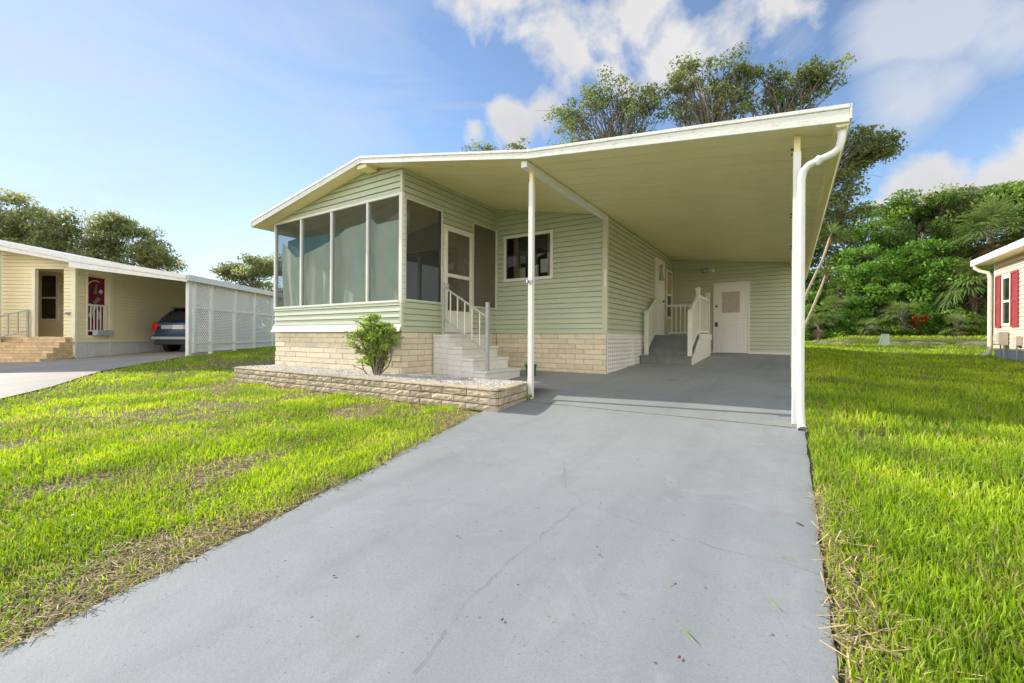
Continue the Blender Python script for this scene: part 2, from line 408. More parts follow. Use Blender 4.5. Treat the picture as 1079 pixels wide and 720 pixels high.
def blocks(mb, back, A, B, nrm, zb, z1, course, length, rough=.004, thick=.06, gap=.008, grid=(1,1), rng=random, bot=None, inset=.010):
    """courses of blocks between A and B (plan), from bottom zb to z1, outer face at the line"""
    A = Vector((A[0],A[1])); B = Vector((B[0],B[1])); L = (B-A).length; d = (B-A)/L; n = Vector(nrm)
    def P(s, z, o): q = A+d*s+n*o; return (q.x, q.y, z)
    back.face([P(0,zb,-inset), P(L,zb,-inset), P(L,z1,-inset), P(0,z1,-inset)])
    k = 0; z = z1
    while z > zb:
        za = z-course; s = -(length*.5 if k % 2 else 0)-rng.random()*.04
        while s < L:
            a, b = max(0, s), min(L, s+length); s += length
            if b-a < .02: continue
            mb.tint = rng.random(); a += gap/2; b -= gap/2; lo, hi = za+gap/2, z-gap/2
            nx, nz = grid; off = rng.uniform(-rough, rough)*.6
            idx = {}
            for i in range(nx+1):
                for j in range(nz+1):
                    e = (i in (0, nx)) or (j in (0, nz))
                    o = off+(-.006 if e and grid != (1,1) else rng.uniform(-rough, rough))
                    idx[i,j] = mb._p(P(a+(b-a)*i/nx, lo+(hi-lo)*j/nz, o))
            for i in range(nx):
                for j in range(nz):
                    mb.f.append([idx[i,j], idx[i+1,j], idx[i+1,j+1], idx[i,j+1]]); mb.t.append(mb.tint)
            bk = [mb._p(P(s_, z_, -thick)) for s_, z_ in ((a,lo),(b,lo),(b,hi),(a,hi))]
            loops = [[idx[i,0] for i in range(nx+1)], [idx[nx,j] for j in range(nz+1)], [idx[nx-i,nz] for i in range(nx+1)], [idx[0,nz-j] for j in range(nz+1)]]
            for q in range(4):
                mb.f.append(loops[q][::-1]+[bk[q], bk[(q+1)%4]]); mb.t.append(mb.tint)
        z = za; k += 1
def frame_x(mb, x, s0, s1, z0, z1, w, t, out):
    """rectangular frame in a plane X=x (spans Y)"""
    a, b = (x, x+t*out) if out > 0 else (x+t*out, x)
    mb.box(a,b,s0,s0+w,z0,z1); mb.box(a,b,s1-w,s1,z0,z1); mb.box(a,b,s0+w,s1-w,z1-w,z1); mb.box(a,b,s0+w,s1-w,z0,z0+w)
def frame_y(mb, y, s0, s1, z0, z1, w, t):
    mb.box(s0,s0+w,y-t,y,z0,z1); mb.box(s1-w,s1,y-t,y,z0,z1); mb.box(s0+w,s1-w,y-t,y,z1-w,z1); mb.box(s0+w,s1-w,y-t,y,z0,z0+w)

# ================================================================== GROUND
def axis(lo, hi, step, far):
    a = list(np.arange(lo, hi+1e-6, step)); k = step; x = hi; y = lo
    while x < far:
        k *= 1.5; x += k; a.append(x)
    k = step
    while y > -far:
        k *= 1.5; y -= k; a.insert(0, y)
    return np.array(a)
xs = axis(-20, 12, .25, 320); ys = axis(-3, 30, .25, 320)
XX, YY = np.meshgrid(xs, ys)
ZZ = g(XX, YY)-.02+(fbm(XX, YY, 1.6, 3)-.5)*.03
n, m_ = XX.shape
idx = np.arange(n*m_).reshape(n, m_)
quads = np.stack([idx[:-1,:-1], idx[:-1,1:], idx[1:,1:], idx[1:,:-1]], -1).reshape(-1, 4)
V = np.stack([XX, YY, ZZ+E], -1).reshape(-1, 3)
structure(npmesh('ground', V, quads, np.full(len(quads), .5), M['soil']))

# driveway and carport floor: one painted slab with a joint between them
mb = MB()
def dl(Y):           # left edge of the open driveway
    return np.interp(Y, [-8, .3, 1.2, 2.3, 4.12, 5.2], [-3.2, -2.31, -2.5, -2.70, -3.15, -3.3])
yy = list(np.arange(-8, 5.1, .06))+[5.08]
prev = None
for y in yy:
    jit = .10*(float(fbm(np.array([y]),np.array([.3]),2.2,51)[0])-.5)+.05*(float(fbm(np.array([y]),np.array([.3]),9,52)[0])-.5)
    row = [mb._p((float(dl(y))+jit, y, slab(y))), mb._p((.13+.03*(float(fbm(np.array([y]),np.array([.7]),5,53)[0])-.5), y, slab(y))), mb._p((float(dl(y))+jit, y, slab(y)-.12)), mb._p((.13, y, slab(y)-.12))]
    if prev:
        for a, b in ((0,1),(2,0),(1,3)):
            mb.f.append([prev[a], prev[b], row[b], row[a]]); mb.t.append(.5)
    prev = row
structure(mb.build('driveway', M['drive']))
mb = MB()
def plate(x0, x1, y0, y1, dz=.0, th=.25):
    mb.prism([(x0,y0),(x1,y0),(x1,y1),(x0,y1)], 2, 0, 1)
    for k in range(8):
        v = mb.v[-8+k]; y = v[1]
        mb.v[-8+k] = (v[0], y, E+slab(y)+dz-(th if k < 4 else 0))
plate(-3.3, .13, 5.095, 13.9); 
mb2 = mb; plate(-5.68, -3.3, 5.9, 8.22)
structure(mb.build('carport_floor', M['drive']))
# sandy joint, cracks and stains are separate thin sheets of the driveway surface
mb = MB()
for k in range(40):
    x0 = -3.2+k*.083; x1 = x0+.083; w0 = .008+.012*random.random(); 
    mb.face([(x0,5.088-w0,slab(5.088-w0)+.004),(x1,5.088-w0,slab(5.088-w0)+.004),(x1,5.088+w0,slab(5.088+w0)+.004),(x0,5.088+w0,slab(5.088+w0)+.004)])
structure(mb.build('driveway_joint', M['joint']))
def crack(mb, pts, w):
    P = []
    for a, b in zip(pts, pts[1:]):
        nseg = max(2, int(math.dist(a, b)/.05))
        for k in range(nseg):
            t = k/nseg; P.append((a[0]+(b[0]-a[0])*t+random.uniform(-.012,.012), a[1]+(b[1]-a[1])*t+random.uniform(-.012,.012)))
    P.append(pts[-1])
    for a, b in zip(P, P[1:]):
        dx, dy = b[0]-a[0], b[1]-a[1]; l = math.hypot(dx, dy); nx, ny = -dy/l, dx/l; w1 = w*random.uniform(.2,1)
        mb.face([(a[0]-nx*w1,a[1]-ny*w1,slab(a[1]-ny*w1)+.0035),(b[0]-nx*w1,b[1]-ny*w1,slab(b[1]-ny*w1)+.0035),(b[0]+nx*w1,b[1]+ny*w1,slab(b[1]+ny*w1)+.0035),(a[0]+nx*w1,a[1]+ny*w1,slab(a[1]+ny*w1)+.0035)])
mb = MB()
crack(mb, [(-1.5,3.1),(-1.25,2.61),(-1.05,2.46),(-.79,2.39),(-.49,2.32),(-.25,2.30),(0,2.31),(.12,2.28)], .0010)
crack(mb, [(-1.05,2.46),(-1.08,2.1),(-1.09,1.72),(-1.09,1.43),(-1.05,1.2),(-1.01,1.0)], .0010)
crack(mb, [(-2.6,2.66),(-2.24,2.67),(-1.9,2.72),(-1.72,2.71)], .0008)
structure(mb.build('driveway_cracks', M['crack']))

# neighbouring driveway
def NF(p):            # neighbour frame: a = right along its front, b = depth, from its carport corner
    a, b, z = p
    r, f = -9.4+a-.027*b, 12.6+b+.027*a
    return (r*CC-f*SS, r*SS+f*CC, z)
nd_edge = [(-9.7,.2),(-10.41,1.40),(-10.76,1.76),(-11.11,2.10),(-12.0,2.72),(-12.57,3.17),(-13.25,4.04),(-14.65,5.50)]
far = [NF((.05,6,0))[:2], NF((-3.4,6,0))[:2], NF((-3.4,0,0))[:2], NF((-7,0,0))[:2], (-24,-3), (-16,-6), (-9.2,-3)]
ND_POLY = nd_edge+[tuple(p) for p in far]
import bmesh
def draped(name, poly, mat, dz):
    bm = bmesh.new(); f = bm.faces.new([bm.verts.new((x,y,0)) for x,y in poly])
    x0 = min(p[0] for p in poly); x1 = max(p[0] for p in poly); y0 = min(p[1] for p in poly); y1 = max(p[1] for p in poly)
    for c in np.arange(x0+.25, x1, .5):
        bmesh.ops.bisect_plane(bm, geom=bm.verts[:]+bm.edges[:]+bm.faces[:], plane_co=(c,0,0), plane_no=(1,0,0))
    for c in np.arange(y0+.25, y1, .5):
        bmesh.ops.bisect_plane(bm, geom=bm.verts[:]+bm.edges[:]+bm.faces[:], plane_co=(0,c,0), plane_no=(0,1,0))
    for v in bm.verts: v.co.z = float(g(v.co.x, v.co.y))+dz+E
    bmesh.ops.recalc_face_normals(bm, faces=bm.faces)
    me = bpy.data.meshes.new(name); bm.to_mesh(me); bm.free(); me.materials.append(mat)
    o = bpy.data.objects.new(name, me); COL.objects.link(o); return structure(o)
draped('neighbour_driveway', ND_POLY, M['ndrive'], .012)

def inpoly(x, y, poly):
    ins = np.zeros(len(x), bool); j = len(poly)-1
    for i in range(len(poly)):
        xi, yi = poly[i]; xj, yj = poly[j]
        c = ((yi > y) != (yj > y)) & (x < (xj-xi)*(y-yi)/(yj-yi+1e-12)+xi)
        ins ^= c; j = i
    return ins

# ================================================================== MAIN HOUSE
YF = 5.02; YB = 17.6
HX0, HX1, HXM = -9.72, -3.06, -6.45
home = thing('mobile_home', 'sage green mobile home with screened front porch and long attached carport roof', 'house', (-6.4, 8.24, -.8))
# under-side of roof, in four stretches
US = [(-10.15,2.455),(-6.45,3.10),(-3.0,2.43),(.455,2.02)]
TOP = [(-10.15,2.58),(-6.45,3.205),(-2.97,2.53),(.455,2.165)]
def under(X): return float(np.interp(X, [p[0] for p in US], [p[1] for p in US]))
k_left = (US[1][1]-US[0][1])/(US[1][0]-US[0][0]); k_right = (US[2][1]-US[1][1])/(US[2][0]-US[1][0])
# ceiling pans with a small groove every 0.305 m
mb = MB(); pitch = .305; y = YF+.02
while y < YB:
    y1 = min(y+pitch, YB)
    for (xa,za),(xb,zb) in zip(US, US[1:]):
        gz = .013
        mb.face([(xa,y,za),(xb,y,zb),(xb,y1-.024,zb),(xa,y1-.024,za)])
        mb.face([(xa,y1-.024,za),(xb,y1-.024,zb),(xb,y1-.020,zb+gz),(xa,y1-.020,za+gz)])
        mb.face([(xa,y1-.020,za+gz),(xb,y1-.020,zb+gz),(xb,y1-.003,zb+gz),(xa,y1-.003,za+gz)])
        mb.face([(xa,y1-.003,za+gz),(xb,y1-.003,zb+gz),(xb,y1,zb),(xa,y1,za)])
    y = y1
mb.build('ceiling', M['ceiling'], home)
mb = MB()
poly = TOP+[(x, z+.02) for x, z in US[::-1]]
mb.prism([(p[0], p[1]-.006) for p in TOP]+[(x, z+.012) for x, z in US[::-1]], 1, YF+.025, YB)
roof = mb.build('roof', M['roof_top'], home)
# fascia: lower board and projecting drip strip
mb = MB()
for (a, b, c, d) in zip(TOP, TOP[1:], US, US[1:]):
    mb.prism([(c[0],c[1]-.012),(d[0],d[1]-.012),(b[0],b[1]-.032),(a[0],a[1]-.032)], 1, YF, YF+.022)
    mb.prism([(a[0],a[1]-.034),(b[0],b[1]-.034),(b[0],b[1]+.004),(a[0],a[1]+.004)], 1, YF-.016, YF+.024)
mb.box(-10.17,-10.152,YF-.016,YB,2.44,2.585)
mb.build('fascia', M['white_fascia'], home, bevel=.004)
# gutter along the low carport edge
mb = MB()
mb.prism([(.352,2.005),(.372,1.985),(.44,1.985),(.462,2.02),(.462,2.06),(.352,2.06)], 1, YF+.03, YB)
mb.build('gutter', M['ceiling'], home, bevel=.004)
mb = MB(); mb.box(.456,.474,YF-.012,YB,2.03,2.168); mb.build('gutter_fascia', M['white_fascia'], home, bevel=.003)
mb = MB(); mb.box(HXM-.10,HXM+.14,YF+.03,5.30,3.0,3.075); mb.build('ridge_beam', M['ceiling'], home, bevel=.004)
# carport beam on the house line, with white end cap
mb = MB(); mb.box(-3.12,-3.03,YF+.06,8.22,2.335,2.425); b_ = mb.build('beam', M['white_metal'], home, bevel=.004)
mb = MB(); mb.box(.02,.10,5.6,13.8,1.975,2.02); mb.build('beam', M['ceiling'], home, bevel=.004)
def post(x, y, top, w=.068, br=True):
    z0 = slab(y)
    mb = MB(); mb.box(x-w/2,x+w/2,y-w/2,y+w/2,z0,top-.16)
    p = mb.build('carport_post', M['white_metal'], home, bevel=.006)
    mb = MB(); mb.box(x-w/2+.006,x+w/2-.006,y-w/2+.006,y+w/2-.006,top-.16,top)
    mb.build('post_sleeve', M['ceiling'], p, bevel=.003)
    for dz in (.12,.17):
        mb = MB(); mb.tube([(x-w/2-.022,y,top-dz),(x-w/2+.01,y,top-dz)], .011, 8); mb.build('bolt', M['dark_bronze'], p)
    return p
p1 = post(-3.065, 5.285, 2.345)
mb = MB(); mb.box(-3.11,-3.02,5.22,5.245,.77,.81); mb.tube([(-3.08,5.25,.79),(-3.08,5.20,.80),(-3.075,5.185,.76)], .014, 8)
mb.build('hook', M['chrome'], p1)
post(.055, 5.255, 2.055); post(.055, 7.80, 2.02); post(.055, 10.5, 2.02)
# downspout
mb = MB()
path = [(.405,5.13,2.0),(.404,5.12,1.90),(.385,5.12,1.82),(.34,5.12,1.775),(.22,5.13,1.735),(.15,5.14,1.71),(.105,5.145,1.66),(.09,5.15,1.58),(.09,5.15,1.40),(.092,5.15,0),(.094,5.15,-.66),(.098,5.10,-.78),(.105,5.01,-.845)]
mb.tube(path, [.034]*len(path), 12)
mb.build('downspout', M['white_metal'], home, smooth=True)
mb = MB(); mb.tube([(.100,5.04,-.83),(.108,4.985,-.862)], [.038,.043], 10, False); 
mb.build('downspout_outlet', M['white_metal'], home, smooth=True)
mb = MB(); mb.tube([(.2,5.12,1.71),(.245,5.12,1.755)], [.038,.038], 12); mb.build('downspout_clip', M['white_metal'], home)

# --- walls
PY = 5.33; SX = -5.70; IY = 8.24
top_planes = lambda x0: ((US[0][1]+k_left*(x0-US[0][0]), k_left), (US[1][1]+k_right*(x0-US[1][0]), k_right))
mb = MB(); siding(mb, (HX0,PY), (SX,PY), (0,-1), 2.52, 3.2, top_planes(HX0)); mb.build('front_gable', M['siding'], home)
mb = MB(); siding(mb, (HX0,PY), (SX,PY), (0,-1), .245, .62)
mb.face([(HX0-.05,PY-.075,.10),(SX+.02,PY-.075,.10),(SX+.02,PY-.012,.25),(HX0-.05,PY-.012,.25)])
mb.face([(HX0-.05,PY-.075,.10),(SX+.02,PY-.075,.10),(SX+.02,PY-.02,.095),(HX0-.05,PY-.02,.095)])
mb.build('front_sill_wall', M['siding'], home)
# side of the porch: openings given in s = Y-PY
mb = MB(); L0 = PY
ops = [(5.40-L0, 6.37-L0, .655, 2.465), (6.40-L0, 7.325-L0, .05, 2.22), (7.345-L0, 8.215-L0, .655, 2.465)]
siding(mb, (SX,PY), (SX,IY), (1,0), .095, 3.1, ((under(SX)-.004, 0),), ops); mb.build('porch_side_wall', M['siding'], home)
# recess wall with window
mb = MB(); wo = (-5.49-SX, -4.235-SX, 1.265, 2.305)
siding(mb, (SX,IY), (HX1,IY), (0,-1), .095, 3.1, (top_planes(SX)[1],), [wo]); mb.build('recess_wall', M['siding'], home)
# long side wall with door and window
mb = MB(); L0 = IY
siding(mb, (HX1,IY), (HX1,YB), (1,0), .085, 2.5, ((under(HX1)-.004, 0),), [(11.86-L0,12.84-L0,.085,2.20),(13.12-L0,13.84-L0,.60,2.05)]); mb.build('side_wall', M['siding'], home)
# far side and rear walls
mb = MB(); siding(mb, (HX0,IY), (HX0,YB), (-1,0), -.1, 2.6, ((under(HX0)-.004,0),)); siding(mb, (HX0,PY), (HX0,IY), (-1,0), .095, .62)
siding(mb, (HX0,PY), (HX0,IY), (-1,0), 2.30, 2.6, ((under(HX0)-.004,0),)); siding(mb, (HX0,YB), (HX1,YB), (0,1), -.4, 3.2, top_planes(HX0)); mb.build('rear_wall', M['siding'], home)
# corner posts
mb = MB(); mb.box(HX1-.075,HX1+.024,IY-.026,IY+.06,.09,under(HX1)-.01); mb.build('corner_trim', M['siding_trim'], home, bevel=.004)
mb = MB(); mb.box(SX-.055,SX+.022,PY-.024,PY+.05,.60,2.53); mb.build('corner_post', M['white_vinyl'], home, bevel=.004)
for za_, zb_ in ((2.53,2.925),(.10,.60)):
    mb = MB(); mb.box(SX-.03,SX+.021,PY-.023,PY+.03,za_,zb_); mb.build('corner_trim', M['siding_trim'], home, bevel=.003)
mb = MB(); mb.box(SX+.002,SX+.035,IY-.035,IY-.004,.10,2.93); mb.build('corner_trim', M['siding_trim'], home)
# porch front: head, sill, mullions, screens
mb = MB(); mb.box(HX0-.02,SX-.056,PY-.028,PY+.04,2.485,2.528); mb.box(HX0-.02,SX-.056,PY-.030,PY+.05,.612,.652); mb.build('screen_rail', M['white_vinyl'], home, bevel=.003)
mx = [HX0, -8.716, -7.676, -6.595, SX]
for i, x in enumerate(mx[:-1]):
    w = .028
    mb = MB(); mb.box(x-w,x+w*.6,PY-.024,PY+.035,.653,2.484); mb.build('mullion', M['white_vinyl'], home, bevel=.003)
    mb = MB(); mb.box(x+w*.6,x+w*.6+.03,PY+.012,PY+.034,.653,2.484); mb.build('screen_stile', M['blue_grey'], home)
for a, b in zip(mx, mx[1:]):
    mb = MB(); mb.face([(a+.017,PY+.008,.653),(b-.02,PY+.008,.653),(b-.02,PY+.008,2.484),(a+.017,PY+.008,2.484)]); mb.build('front_screen', M['screen_front'], home)
mb = MB(); mb.face([(HX0,PY+.04,.64),(HX0,IY,.64),(HX0,IY,2.30),(HX0,PY+.04,2.30)]); mb.build('far_screen', M['screen_front'], home)
# side screens
def sidescreen(y0, y1, z0, z1, m, w=.022):
    mb = MB(); frame_x(mb, SX-.02, y0, y1, z0, z1, w, .034, 1); fr = mb.build('screen_frame', M['white_vinyl'], home, bevel=.003)
    mb = MB(); mb.face([(SX-.005,y0+w,z0+w),(SX-.005,y1-w,z0+w),(SX-.005,y1-w,z1-w),(SX-.005,y0+w,z1-w)]); mb.build('screen', M['screen_side'] if m else M['screen_front'], fr)
sidescreen(5.40, 6.37, .655, 2.465, 0); 
mb = MB(); mb.box(SX-.035,SX-.02,6.30,6.352,.68,2.44); mb.build('screen_stile', M['dark_bronze'], home)
sidescreen(7.345, 8.213, .655, 2.465, 1)
# screen door
mb = MB(); frame_x(mb, SX-.02, 6.40, 7.325, .05, 2.215, .035, .04, 1); mb.build('door_casing', M['white_vinyl'], home, bevel=.003)
sd = MB(); frame_x(sd, SX-.012, 6.44, 7.285, .10, 2.175, .065, .045, 1); sd.box(SX-.012,SX+.033,6.505,7.22,1.20,1.27); sd.box(SX-.012,SX+.033,6.505,7.22,.50,.535)
sd = sd.build('screen_door', M['white_vinyl'], home, bevel=.004)
mb = MB(); mb.box(SX-.002,SX+.02,6.505,7.22,.165,.50)
for k in range(12): mb.box(SX+.02,SX+.026,6.53+k*.058,6.56+k*.058,.17,.495)
mb.build('kick_panel', M['white_vinyl'], sd)
mb = MB(); mb.face([(SX+.004,6.505,.535),(SX+.004,7.22,.535),(SX+.004,7.22,1.20),(SX+.004,6.505,1.20)]); mb.face([(SX+.004,6.505,1.27),(SX+.004,7.22,1.27),(SX+.004,7.22,2.11),(SX+.004,6.505,2.11)]); mb.build('screen', M['screen_side'], sd)
mb = MB(); mb.tube([(SX+.034,6.475,1.05),(SX+.075,6.475,1.05),(SX+.08,6.475,.95),(SX+.034,6.475,.95)], .008, 6); mb.build('handle', M['chrome'], sd)
# window of the recess wall
def window_y(y, x0, x1, z0, z1, w, split=True, room=True, par=home):
    mb = MB(); frame_y(mb, y-.003, x0, x1, z0, z1, w, .04)
    o = mb.build('window', M['white_vinyl'], par, bevel=.004)
    if split:
        mb = MB(); xm = (x0+x1)/2+.02; mb.box(xm-.018,xm+.018,y-.02,y+.005,z0+w,z1-w); mb.build('sash', M['dark_bronze'], o)
    mb = MB(); mb.face([(x0+w,y-.008,z0+w),(x1-w,y-.008,z0+w),(x1-w,y-.008,z1-w),(x0+w,y-.008,z1-w)]); mb.build('pane', M['glass'], o)
    return o
w1 = window_y(IY, -5.49, -4.235, 1.265, 2.305, .065)
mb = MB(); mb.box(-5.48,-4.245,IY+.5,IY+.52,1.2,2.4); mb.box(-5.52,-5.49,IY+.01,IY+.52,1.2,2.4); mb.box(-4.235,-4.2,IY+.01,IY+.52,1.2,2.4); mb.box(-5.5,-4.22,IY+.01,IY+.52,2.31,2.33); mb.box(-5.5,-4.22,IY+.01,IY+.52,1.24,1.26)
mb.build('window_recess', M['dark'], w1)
for xa, xb in ((-4.43,-4.32),(-5.30,-5.20)):
    mb = MB()
    k = 8
    for q in range(k):
        x_ = xa+(xb-xa)*q/k; x2 = xa+(xb-xa)*(q+1)/k
        mb.box(x_,x2-.002,IY+.10+.02*(q%2),IY+.125+.02*(q%2),1.28,2.28)
    mb.build('drape', M['curtain_tan'], w1)
for q_ in ((-5.32,-5.12,IY+.3,IY+.32,1.28,1.62),(-5.0,-4.8,IY+.35,IY+.37,1.28,1.66),(-4.66,-4.40,IY+.2,IY+.22,1.45,1.75)):  # white panels stand in for reflections low in the glass
    mb = MB(); mb.box(*q_); mb.build('pale_tone', M['white_vinyl'], w1)
# side door, its window
mb = MB(); mb.box(HX1-.02,HX1+.035,11.86,11.94,.09,2.20); mb.box(HX1-.02,HX1+.035,12.76,12.84,.09,2.20); mb.box(HX1-.02,HX1+.035,11.94,12.76,2.12,2.20)
dj = mb.build('side_door', M['door_white'], home, bevel=.004)
mb = MB(); mb.box(HX1-.02,HX1+.014,11.94,12.76,.09,2.12); frame_x(mb, HX1+.014, 12.05, 12.65, .25, 1.0, .03, .012, 1); frame_x(mb, HX1+.014, 12.05, 12.65, 1.15, 1.98, .03, .012, 1); mb.build('door_leaf', M['door_white'], dj, bevel=.003)
mb = MB(); mb.tube([(HX1+.014,12.69,1.06),(HX1+.07,12.69,1.06)], [.018,.03], 10); mb.build('door_knob', M['black'], dj)
mb = MB(); frame_x(mb, HX1-.01, 13.12, 13.84, .60, 2.05, .07, .045, 1); mb.box(HX1-.01,HX1+.035,13.19,13.77,1.28,1.34)
w2 = mb.build('window', M['white_vinyl'], home, bevel=.004)
mb = MB(); mb.face([(HX1+.004,13.19,.67),(HX1+.004,13.77,.67),(HX1+.004,13.77,1.98),(HX1+.004,13.19,1.98)]); mb.build('pane', M['glass_dark'], w2)
mb = MB(); mb.box(HX1-.0,HX1+.012,13.22,13.74,1.36,1.96); mb.build('blind', M['curtain_tan'], w2)
# porch interior: floor, ceiling is the roof, rear wall, sliding door
mb = MB(); mb.box(HX0+.02,SX-.03,PY+.06,IY+.1,-.05,.08); mb.box(HX0+.05,HX1-.05,IY+.02,YB-.05,-.05,.08); mb.build('floor', M['interior'], home)
mb = MB()
zt = [(HX0,under(HX0)),(HXM,under(HXM)),(SX,under(SX))]
mb.prism([(HX0+.01,.08),(SX-.02,.08),(SX-.02,under(SX)-.02),(HXM,under(HXM)-.02),(HX0+.01,under(HX0)-.02)], 1, IY-.02, IY+.02)
mb.build('porch_rear_wall', M['interior'], home)
mb = MB(); mb.box(-9.3,-6.9,IY-.06,IY-.025,.08,2.17); sl = mb.build('sliding_door', M['glass_dark'], home)
mb = MB(); frame_y(mb, IY-.061, -9.34, -6.86, .08, 2.2, .06, .03); mb.box(-8.13,-8.05,IY-.09,IY-.061,.14,2.14); mb.build('slider_frame', M['dark_bronze'], sl)
# hanging cloths and a brown sheet painted as light, behind the front screens
def cloth(name, y, top, z0, mat, amp=.035, freq=9):
    xs_ = np.linspace(top[0][0], top[-1][0], 120); mb = MB(); rows = 14; ids = []
    for i, x in enumerate(xs_):
        zt_ = float(np.interp(x, [p[0] for p in top], [p[1] for p in top])); col = []
        for j in range(rows+1):
            z = zt_+(z0-zt_)*j/rows
            yy_ = y+amp*(math.sin(x*freq+.8*math.sin(z*1.7+x))*.6+.35*math.sin(x*freq*2.3+1+z))*(.35+.65*j/rows)+.02*math.sin(z*3+x*2)
            col.append(mb._p((x, yy_, z)))
        ids.append(col)
    for a, b in zip(ids, ids[1:]):
        for j in range(rows):
            mb.f.append([a[j], b[j], b[j+1], a[j+1]]); mb.t.append(.5)
    return mb.build(name, mat, home, smooth=True)
cloth('porch_curtain', PY+.13, [(-9.66,2.13),(-9.12,1.73),(-8.72,1.80),(-8.3,1.89),(-7.84,1.98),(-7.4,2.13),(-7.0,2.16),(-6.62,2.22),(-6.5,2.10),(-5.82,2.13)], .62, M['curtain'])
cloth('blue_cloth', PY+.24, [(-9.64,2.17),(-9.2,2.21),(-8.9,2.18),(-8.4,2.17),(-7.9,2.14),(-7.4,2.16)], 1.5, M['tarp'], .02, 5)
cloth('brown_lit_patch', PY+.24, [(-6.62,2.06),(-6.4,2.16),(-6.0,2.36),(-5.80,2.44)], 1.6, M['brown_lit_patch'], .02, 5)  # brown sheet stands for the patch where light comes through
# block skirt
mb = MB(); bk = MB()
blocks(mb, bk, (HX0,PY), (SX,PY), (0,-1), -.95, .09, .104, .40, .004, .05, .009)
blocks(mb, bk, (SX,PY), (SX,IY), (1,0), -.95, .09, .104, .40, .004, .05, .009)
blocks(mb, bk, (SX,IY), (HX1,IY), (0,-1), -.95, .09, .104, .40, .004, .05, .009)
mb.build('block_skirt', M['brick_tan'], home, bevel=.004); bk.build('mortar_bed', M['mortar'], home)
for q_ in ((HX1-.03,HX1-.012,IY+.06,YB,-.9,.08),(HX0,HX0+.02,PY,YB,-.9,.1)):
    mb = MB(); mb.box(*q_); mb.build('skirt_backing', M['dark'], home)
# white pierced screen along the carport side
mb = MB(); ly0, ly1 = IY+.03, 11.0
z = -.85
while z < .08:
    mb.box(HX1-.01,HX1+.022,ly0,ly1,z,z+.045); z += .085
y = ly0; k = 0
while y < ly1:
    mb.box(HX1-.008,HX1+.016,y,y+.05,-.85,.075); y += .125
mb.box(HX1-.012,HX1+.03,ly0-.01,ly1,.05,.088); mb.box(HX1-.012,HX1+.034,9.85,9.93,-.85,.05)
mb.build('lattice_skirt', M['lattice_white'], home, bevel=.004)

# ================================================================== STORAGE SHED
shed = thing('storage_shed', 'sage green storage shed under the rear end of the carport roof', 'shed', (-1.5, 13.88, -.41))
SY = 13.88
mb = MB(); ks = (US[3][1]-US[2][1])/(US[3][0]-US[2][0])
siding(mb, (HX1+.02,SY), (.075,SY), (0,-1), slab(SY)+.03, 2.5, ((US[2][1]+ks*(HX1+.02-US[2][0])-.004, ks),), [(-1.885-HX1-.02, -.945-HX1-.02, -.5, 1.64)])
siding(mb, (.075,SY), (.075,YB), (1,0), slab(SY)-.1, 2.1, ((2.06,0),)); mb.build('wall', M['siding'], shed)
mb = MB(); mb.box(.05,.10,SY-.028,SY+.03,slab(SY),2.05); mb.build('corner_trim', M['siding_trim'], shed, bevel=.003)
for q_ in ((HX1+.03,-1.89),(-.94,.05)):
    mb = MB(); mb.box(q_[0],q_[1],SY-.03,SY,slab(SY),slab(SY)+.05); mb.build('base_trim', M['white_vinyl'], shed)
mb = MB(); mb.box(-1.885,-1.84,SY-.035,SY+.02,slab(SY),1.64); mb.box(-.99,-.945,SY-.035,SY+.02,slab(SY),1.64); mb.box(-1.84,-.99,SY-.035,SY+.02,1.59,1.64); fr = mb.build('door_frame', M['white_vinyl'], shed, bevel=.003)
mb = MB(); zb = slab(SY)+.015
mb.box(-1.84,-1.66,SY-.02,SY+.02,zb,1.59); mb.box(-1.20,-.99,SY-.02,SY+.02,zb,1.59); mb.box(-1.66,-1.20,SY-.02,SY+.02,1.36,1.59); mb.box(-1.66,-1.20,SY-.02,SY+.02,zb,.76)
for k in range(9): mb.box(-1.80+k*.085,-1.735+k*.085,SY-.027,SY-.0205,zb+.08,.50)
mb.box(-1.80,-1.03,SY-.028,SY-.0205,.53,.56)
dr = mb.build('door', M['door_white'], shed, bevel=.004)
mb = MB(); mb.box(-1.66,-1.20,SY-.008,SY+.0,.76,1.36); mb.build('window_pane', M['obscure'], dr)
mb = MB(); mb.tube([(-1.80,SY-.02,.42),(-1.80,SY-.075,.42)], [.02,.032], 10); mb.box(-1.835,-1.765,SY-.03,SY-.0215,.36,.49); mb.build('door_knob', M['black'], dr)
mb = MB(); mb.tube([(-1.80,SY-.02,.95),(-1.80,SY-.045,.95)], .03, 10); mb.build('deadbolt', M['black'], dr)
# flood light
fl = thing('flood_light', 'white twin flood light mounted high on shed wall left of the door', 'light', (-2.01, SY-.02, 2.06))
mb = MB(); mb.tube([(-2.01,SY-.015,2.06),(-2.01,SY-.055,2.06)], .055, 14); mb.build('base', M['white_metal'], fl)
for dx in (-.09, .10):
    mb = MB(); mb.tube([(-2.01,SY-.05,2.06),(-2.01+dx*.6,SY-.10,2.055),(-2.01+dx,SY-.13,2.03),(-2.01+dx*1.35,SY-.22,1.97)], [.014,.022,.045,.06], 12); mb.build('lamp_head', M['white_metal'] if dx > 0 else M['chrome'], fl, smooth=True)
